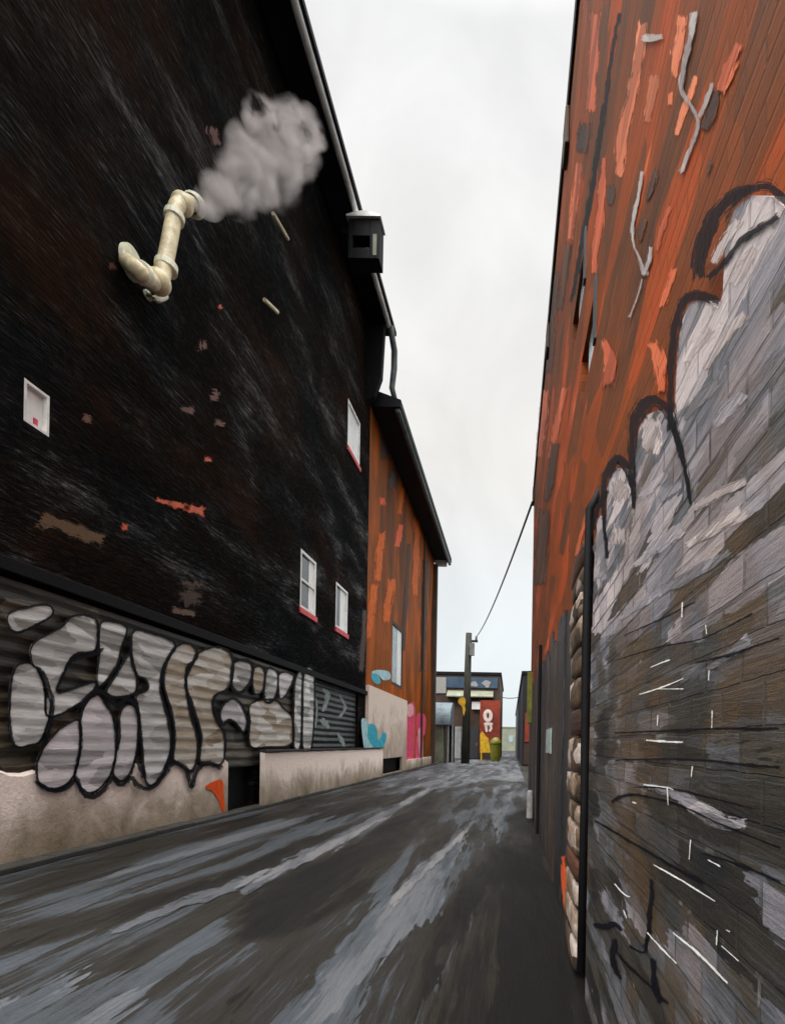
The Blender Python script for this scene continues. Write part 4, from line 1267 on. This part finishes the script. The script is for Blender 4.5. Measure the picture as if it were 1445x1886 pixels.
# broad light strokes of whitewash on the arches
ar4 = [('wash', c1, [(1090, 1290, 20), (1150, 1180, 30), (1230, 1060, 26)]), ('wash', c1, [(1180, 1400, 20), (1240, 1310, 34), (1300, 1200, 20)]), ('wash', c1, [(960, 1780, 20), (1010, 1690, 30), (1090, 1590, 26)]),
       ('wash', c2, [(1050, 220, 14), (1150, 60, 30), (1260, -70, 22)]), ('lilac', c2, [(950, 460, 20), (1040, 350, 34), (1140, 260, 28)]), ('lilac', c2, [(1080, 500, 20), (1160, 420, 40), (1260, 320, 26)]),
       ('wash', c2, [(790, 430, 30), (790, 500, 56), (800, 580, 60), (790, 640, 26)]), ('lilac', c2, [(730, 850, 18), (800, 780, 30), (890, 710, 22)]), ('lilac', c2, [(830, 860, 16), (880, 810, 30), (950, 770, 18)]), ('wash', c2, [(630, 730, 34), (635, 800, 46), (630, 870, 40)]), ('wash', c2, [(640, 960, 38), (640, 1050, 46), (640, 1090, 38)]),
       ('lilac', c2, [(700, 1180, 14), (820, 1080, 40), (960, 970, 34)]), ('wash', c2, [(990, 900, 12), (1120, 820, 28), (1270, 750, 20)]), ('wash', c2, [(960, 1080, 14), (1110, 990, 34), (1270, 890, 40)]), ('lilac', c2, [(630, 1440, 10), (820, 1310, 24), (1040, 1190, 30), (1190, 1100, 22)]), ('lilac', c2, [(545, 930, 16), (545, 1080, 30), (545, 1260, 30)]),
       ('lilac', c3, [(690, 830, 12), (820, 870, 30), (960, 950, 40), (1060, 1000, 34), (1150, 1000, 22)]), ('lilac', c3, [(960, 320, 8), (1060, 260, 26), (1170, 170, 40)])]
for i, (m_, cv, pl) in enumerate(ar4):
    kk = .4167 if cv is c3 else .3772
    obj('whitewash_stroke', ribbon([(*cv(a, b), r * kk * 1.25) for a, b, r in pl], RB, BASE, .0004 + i * .00006, n=5, jit=.14), B(m_), rb)
# black drainpipe, rough stone quoins, dark cladding
bm = bmesh.new()
tube(bm, [(RX - .06, 3.56, .12), (RX - .06, 3.56, 1.2), (RX - .062, 3.58, 2.2), (RX - .06, 3.56, 3.15), (RX + .02, 3.58, 3.3)], [.034, .030, .034, .030, .030], 10)
obj('drainpipe', bm, 'near_black', rb, smooth=True)
zc = .02
i = 0
while zc < 3.0:
    hgt = random.uniform(.13, .27)
    y0, y1 = 3.64 + random.uniform(0, .12), 4.50 - random.uniform(0, .24)
    bm = bmesh.new()
    bmesh.ops.create_cube(bm, size=1)
    bmesh.ops.subdivide_edges(bm, edges=bm.edges[:], cuts=3, use_grid_fill=True)
    for v_ in bm.verts:
        c = v_.co.copy()
        r = c.normalized() * .62
        c = c.lerp(r, .45)
        c *= 1 + random.uniform(-.04, .04)
        v_.co = Vector((RX - .03 + c.x * .12, (y0 + y1) / 2 + c.y * (y1 - y0), zc + hgt / 2 + c.z * hgt * .98))
    obj('quoin_stone', bm, 'stone' if random.random() < .88 else 'brown_patch', rb, smooth=True)
    zc += hgt + .012
CL0, CL1 = 4.55, R1 - .02
bm = bmesh.new()
yy = CL0
while yy < CL1 - .1:
    wd = min(random.uniform(.35, .6), CL1 - yy)
    pr_ = random.uniform(.018, .045)
    box(bm, RX - pr_, RX - .002, yy, yy + wd - .02, .0, 3.0 + random.uniform(-.3, .3))
    yy += wd
obj('dark_cladding', bm, 'dark_clad', rb)
obj('notice_plate', BX(RX - .06, RX - .048, 6.7, 7.6, 1.5, 1.82), 'teal_plate', rb)
bm = bmesh.new()
tube(bm, [(RX - .075, 9.2, .1), (RX - .075, 9.2, 3.3)], .028, 8)
obj('conduit', bm, 'near_black', rb)
bm = ribbon([(1046, 1575, 4), (1048, 1610, 9), (1050, 1650, 8), (1056, 1690, 4)], RW, RIGHT, .05, jit=.15)
obj('paint_patch', bm, B('brick_chip'), rb)

t = thing('blade_sign', (RX - .1, 13.4, 2.2), 'narrow olive yellow sign hanging from the far end of the red building', 'sign')
bx0, bz0 = FP(978, 1331, 13.4)
bx1, bz1 = FP(990, 1238, 13.4)
obj('panel', BX(RX - .17, RX - .045, 13.38, 13.42, bz0, bz1), 'olive', t, bevel=.004)
for za, zb in ((bz1 + .002, bz1 + .03), (bz0 - .03, bz0 - .002)):
    obj('bracket', BX(RX - .15, RX - .002, 13.39, 13.41, za, zb), 'iron', t)

gx, gy = GP(985, 1512)
gx = RX - .12
t = thing('bollard', (gx, 11.6, 0), 'short pale concrete post standing against the right wall', 'bollard')
bm = bmesh.new()
tube(bm, [(gx, 11.6, -.005), (gx, 11.6, .5), (gx, 11.6, .6), (gx, 11.6, .64)], [.075, .068, .064, .045], 14)
obj('post', bm, 'post', t, smooth=False)
bm = bmesh.new()
tube(bm, [(gx, 11.6, .002), (gx, 11.6, .05)], .085, 14)
obj('base', bm, 'kerb', t)

# ================================================================== FAR END
# utility pole
PY = 45.0
pxb, _ = FP(856, 1400, PY)
pxt, pzt = FP(863, 1166, PY)
up = thing('utility_pole', (pxb, PY, 0), 'dark wooden utility pole in front of the far shop', 'pole')
bm = bmesh.new()
tube(bm, [(pxb, PY, -.05), (pxb + (pxt - pxb) * .5, PY, pzt * .5), (pxt, PY, pzt)], [.36, .31, .25], 12)
obj('shaft', bm, 'pole', up, smooth=True)
bm = bmesh.new()
box(bm, pxt - .15, pxt + .75, PY - .09, PY - .2 + .3, pzt - .75, pzt - .58)
obj('crossarm', bm, 'pole', up)
ax = pxt + .62
bm = bmesh.new()
tube(bm, [(ax, PY, pzt - .58), (ax, PY, pzt - .46), (ax, PY, pzt - .40), (ax, PY, pzt - .28)], [.06, .11, .07, .10], 10)
obj('insulator', bm, 'grey_metal', up)
bm = bmesh.new()
tube(bm, [(pxt + .3, PY - .3, pzt - 1.9), (pxt + .3, PY - .3, pzt - .9)], .22, 12)
obj('transformer', bm, 'grey_metal', up)

def wire(name, a, b, sag, r, lab, n=24):
    bm = bmesh.new()
    a, b = Vector(a), Vector(b)
    tube(bm, [a.lerp(b, i / n) - Vector((0, 0, sag * 4 * (i / n) * (1 - i / n))) for i in range(n + 1)], r, 6)
    return tag(obj(name, bm, 'iron', None, True), lab, 'wire')
wire('overhead_wire', (ax, PY, pzt - .3), (RX - .05, R1 - .2, RZ - .5), .5, .032, 'thin black wire running from the pole up to the red building')

# corner shop facing the alley
SY = 58.0
sx0, sz1 = FP(770, 1241, SY)
sx1, _ = FP(921, 1246, SY)
sh = thing('corner_shop', ((sx0 + sx1) / 2, SY, 0), 'low flat roofed shop with blue sign band at the end of the alley', 'shop')
bm = bmesh.new()
box(bm, sx0, sx1, SY, SY + 18, 0, sz1)
obj('wall', bm, 'brown_wall', sh)
obj('coping', BX(sx0 - .15, sx1 + .12, SY - .16, SY + 18.1, sz1 + .004, sz1 + .28), 'roof_black', sh)
def fbox(u0, u1, v0, v1, o0, o1, Y=SY):
    a, z1_ = FP(u0, v0, Y); b, z0_ = FP(u1, v1, Y)
    return BX(a, b, Y - o1, Y - o0, z0_, z1_)
sg = obj('sign_board', fbox(822, 916, 1247, 1268, .004, .16), 'blue_sign', sh)
for u, hw in ((873, 8), (896, 9)):
    pts = [FP(u + math.cos(a) * hw * (.8 + .25 * math.sin(3 * a + u)), 1260 + math.sin(a) * 7 * (.85 + .2 * math.cos(2 * a + u)), SY) for a in [2 * math.pi * i / 18 for i in range(18)]]
    obj('sign_letter', plate(pts, ('F', SY), .163, .04), 'post', sg)
obj('window', fbox(800, 821, 1247, 1277, .004, .12), 'post', sh)['label'] = 'pale square window beside the blue sign'
bm = bmesh.new()
a, z1_ = FP(824, 1271, SY); b, z0_ = FP(908, 1286, SY)
pr_ = [(SY - .004, z1_), (SY - 1.1, z0_ + .1), (SY - 1.1, z0_), (SY - .004, z0_)]
l_ = [bm.verts.new((a, *q)) for q in pr_]; r_ = [bm.verts.new((b, *q)) for q in pr_]
bm.faces.new(l_); bm.faces.new(r_[::-1])
for i in range(4): bm.faces.new((l_[i], l_[(i + 1) % 4], r_[(i + 1) % 4], r_[i]))
obj('awning', bm, 'grey_green', sh)
for u0, u1, m_ in ((836, 848, 'grey_metal'), (850, 864, 'grey_metal'), (866, 880, 'iron')):
    d_ = obj('shopfront_door', fbox(u0, u1, 1338, 1397, .004, .1), m_, sh)
    obj('handle', fbox(u1 - 3.2, u1 - 2.2, 1368, 1374, .102, .16), 'post', d_)
obj('wall_panel', fbox(908, 920, 1290, 1360, .004, .12), 'red_panel', sh)['label'] = 'brick red wall strip at the right corner'
obj('lightbox_sign', fbox(869, 885, 1293, 1307, .12, .5), 'white_paint', sh)

# blue grey awning stall beside the orange building
AY = 46.0
a0_, at = FP(790, 1291, AY); a1_, ab = FP(836, 1334, AY)
aw = thing('stall', ((a0_ + a1_) / 2, AY, 0), 'stall with rounded blue grey canopy over a greenish board by the orange building', 'stall')
bm = bmesh.new()
n = 12
pr_ = [(AY + 2.0, at)] + [(AY + 1.6 - 2.4 * math.sin(math.pi / 2 * i / n), ab + (at - ab) * math.cos(math.pi / 2 * i / n)) for i in range(n + 1)] + [(AY - .8, ab - .08), (AY + 2.0, ab - .08)]
l_ = [bm.verts.new((a0_, *q)) for q in pr_]; r_ = [bm.verts.new((a1_ - .25, *q)) for q in pr_]
bm.faces.new(l_); bm.faces.new(r_[::-1])
for i in range(len(pr_)):
    j = (i + 1) % len(pr_)
    bm.faces.new((l_[i], l_[j], r_[j], r_[i]))
obj('canopy', bm, 'canopy_blue', aw)
xa, xb = FP(795, 1360, AY)[0], FP(817, 1360, AY)[0]
obj('counter_board', BX(xa, xb, AY - .2, AY + 1.4, 0, ab - .1), 'grey_green', aw)
for xx in (FP(826, 1360, AY)[0], FP(834, 1360, AY)[0]):
    obj('post', BX(xx - .07, xx + .07, AY - .5, AY - .35, 0, ab - .085), 'grey_metal', aw)
obj('back_panel', BX(FP(819, 1360, AY)[0], FP(834, 1360, AY)[0], AY + 1.0, AY + 1.3, 0, ab - .1), 'roof_black', aw)

# yellow pennant on the pole
yx0, yz1 = FP(843, 1284, PY - .4)
yx1, yz0 = FP(858, 1318, PY - .4)
t = thing('pennant', ((yx0 + yx1) / 2, PY - .4, yz0), 'ragged yellow pennant hanging on the utility pole', 'flag')
pp = [(845, 1287), (851, 1284), (856, 1286), (857, 1294), (855, 1300), (857, 1307), (855, 1313), (854, 1319), (852, 1311), (851, 1303), (847, 1298), (843, 1293)]
obj('cloth', plate([FP(*q, PY - .4) for q in catmull(pp, 3)], ('F', PY - .4), -.02, .04), 'yellow', t)
bm = bmesh.new()
tube(bm, [(pxt - .9, PY - .38, yz1 - .04), (pxt - .1, PY - .2, yz1 + .1)], .035, 8)
obj('rod', bm, 'iron', t)

# red advertising board with white marks and yellow legs
BYY = 54.0
bd = thing('advertising_board', (FP(898, 1395, BYY)[0], BYY, 0), 'tall red and orange board with white painted marks in front of the shop', 'board')
bm = fbox(884, 916, 1290, 1384, 0, .25, BYY)
obj('panel', bm, 'red_panel', bd)
pp = [(884, 1386), (884, 1352), (888, 1347), (893, 1354), (899, 1360), (903, 1386)]
obj('yellow_strip', plate([FP(*q, BYY) for q in pp], ('F', BYY), .253, .02), 'yellow', bd)
def ring_mark(u, v, ru, rv, w_):
    px = [(u + ru * math.cos(a), v + rv * math.sin(a), w_) for a in [2 * math.pi * i / 14 for i in range(14)]]
    return ribbon(px, lambda a, b: FP(a, b, BYY - .28), ('F', BYY - .28), 0, True, 2, t=.02)
obj('white_mark', ring_mark(898, 1318, 5.5, 8.5, 3.2), 'pinkish_white', bd)
bm = ribbon([(891, 1334, 2.4), (898, 1333, 2.8), (907, 1334, 2.4)], lambda a, b: FP(a, b, BYY - .28), ('F', BYY - .28), 0, t=.02)
ribbon([(895, 1336, 2.2), (895, 1341, 2.4), (896, 1348, 2.0)], lambda a, b: FP(a, b, BYY - .28), ('F', BYY - .28), .005, bm=bm, t=.02)
ribbon([(902, 1336, 2.0), (904, 1341, 2.2), (901, 1347, 2.0)], lambda a, b: FP(a, b, BYY - .28), ('F', BYY - .28), .005, bm=bm, t=.02)
obj('white_mark', bm, 'pinkish_white', bd)
for u in (886, 905):
    xx = FP(u, 1390, BYY)[0]
    obj('leg', BX(xx - .07, xx + .07, BYY - .2, BYY - .06, 0, FP(u, 1385, BYY)[1] - .003), 'yellow', bd)

# olive bin
bx_, _ = FP(912, 1390, 52)
ob_ = thing('waste_bin', (bx_, 52, 0), 'rounded olive waste bin beside the red board', 'bin')
bm = bmesh.new()
tube(bm, [(bx_, 52, .06), (bx_, 52, .5), (bx_, 52, 1.5), (bx_, 52, 1.62)], [.44, .50, .54, .54], 18)
obj('bin_body', bm, 'olive', ob_, smooth=False)
bm = bmesh.new()
tube(bm, [(bx_, 52, 1.624), (bx_, 52, 1.75), (bx_, 52, 2.05), (bx_, 52, 2.25), (bx_, 52, 2.32)], [.57, .57, .46, .24, .05], 18)
obj('lid', bm, 'olive', ob_, smooth=True)
for s in (-1, 1):
    obj('foot', BX(bx_ + s * .3 - .07, bx_ + s * .3 + .07, 51.85, 52.1, 0, .058), 'iron', ob_)

# far grey green building closing the street
FY = 150.0
fx0, fz = FP(905, 1340, FY); fx1, _ = FP(985, 1341, FY)
fb = thing('far_building', ((fx0 + fx1) / 2, FY, 0), 'pale grey green low building closing the view at the street end', 'building')
bm = bmesh.new()
box(bm, fx0 - 4, fx1 + 8, FY, FY + 14, 0, fz)
obj('wall', bm, 'far_wall', fb)
obj('coping', BX(fx0 - 4.1, fx1 + 8.1, FY - .15, FY + 14.1, fz + .004, fz + .3), 'grey_green', fb)
for k in range(3):
    xx = fx0 + 1.6 + k * 3.2
    obj('window', BX(xx, xx + 1.1, FY - .08, FY - .004, 2.4, 4.2), 'pane_grey', fb)

# dark navy building on the right, further on
NY = 42.0
nx0, nz = FP(963, 1242, NY)
nb = thing('navy_building', (nx0 + 4, NY, 0), 'dark navy narrow fronted building beyond the red one', 'building')
bm = bmesh.new()
box(bm, nx0, nx0 + 9, NY, NY + 60, 0, nz)
obj('wall', bm, 'navy', nb)
obj('cornice', BX(nx0 - .12, nx0 + 9, NY - .12, NY + 60, nz + .003, nz + .25), 'roof_black', nb)
rs = fbox(966, 974, 1313, 1366, .004, .1, NY)
obj('red_panel', rs, 'red_panel', nb)
obj('door', fbox(964, 982, 1369, 1408, .004, .06, NY), 'brown_wall', nb)
wire('street_cable', (sx1 + .1, SY, FP(925, 1284, SY)[1]), (nx0 - .02, SY, FP(963, 1284, SY)[1]), .12, .045, 'thin dark cable slung across the street between shop and navy building', 10)
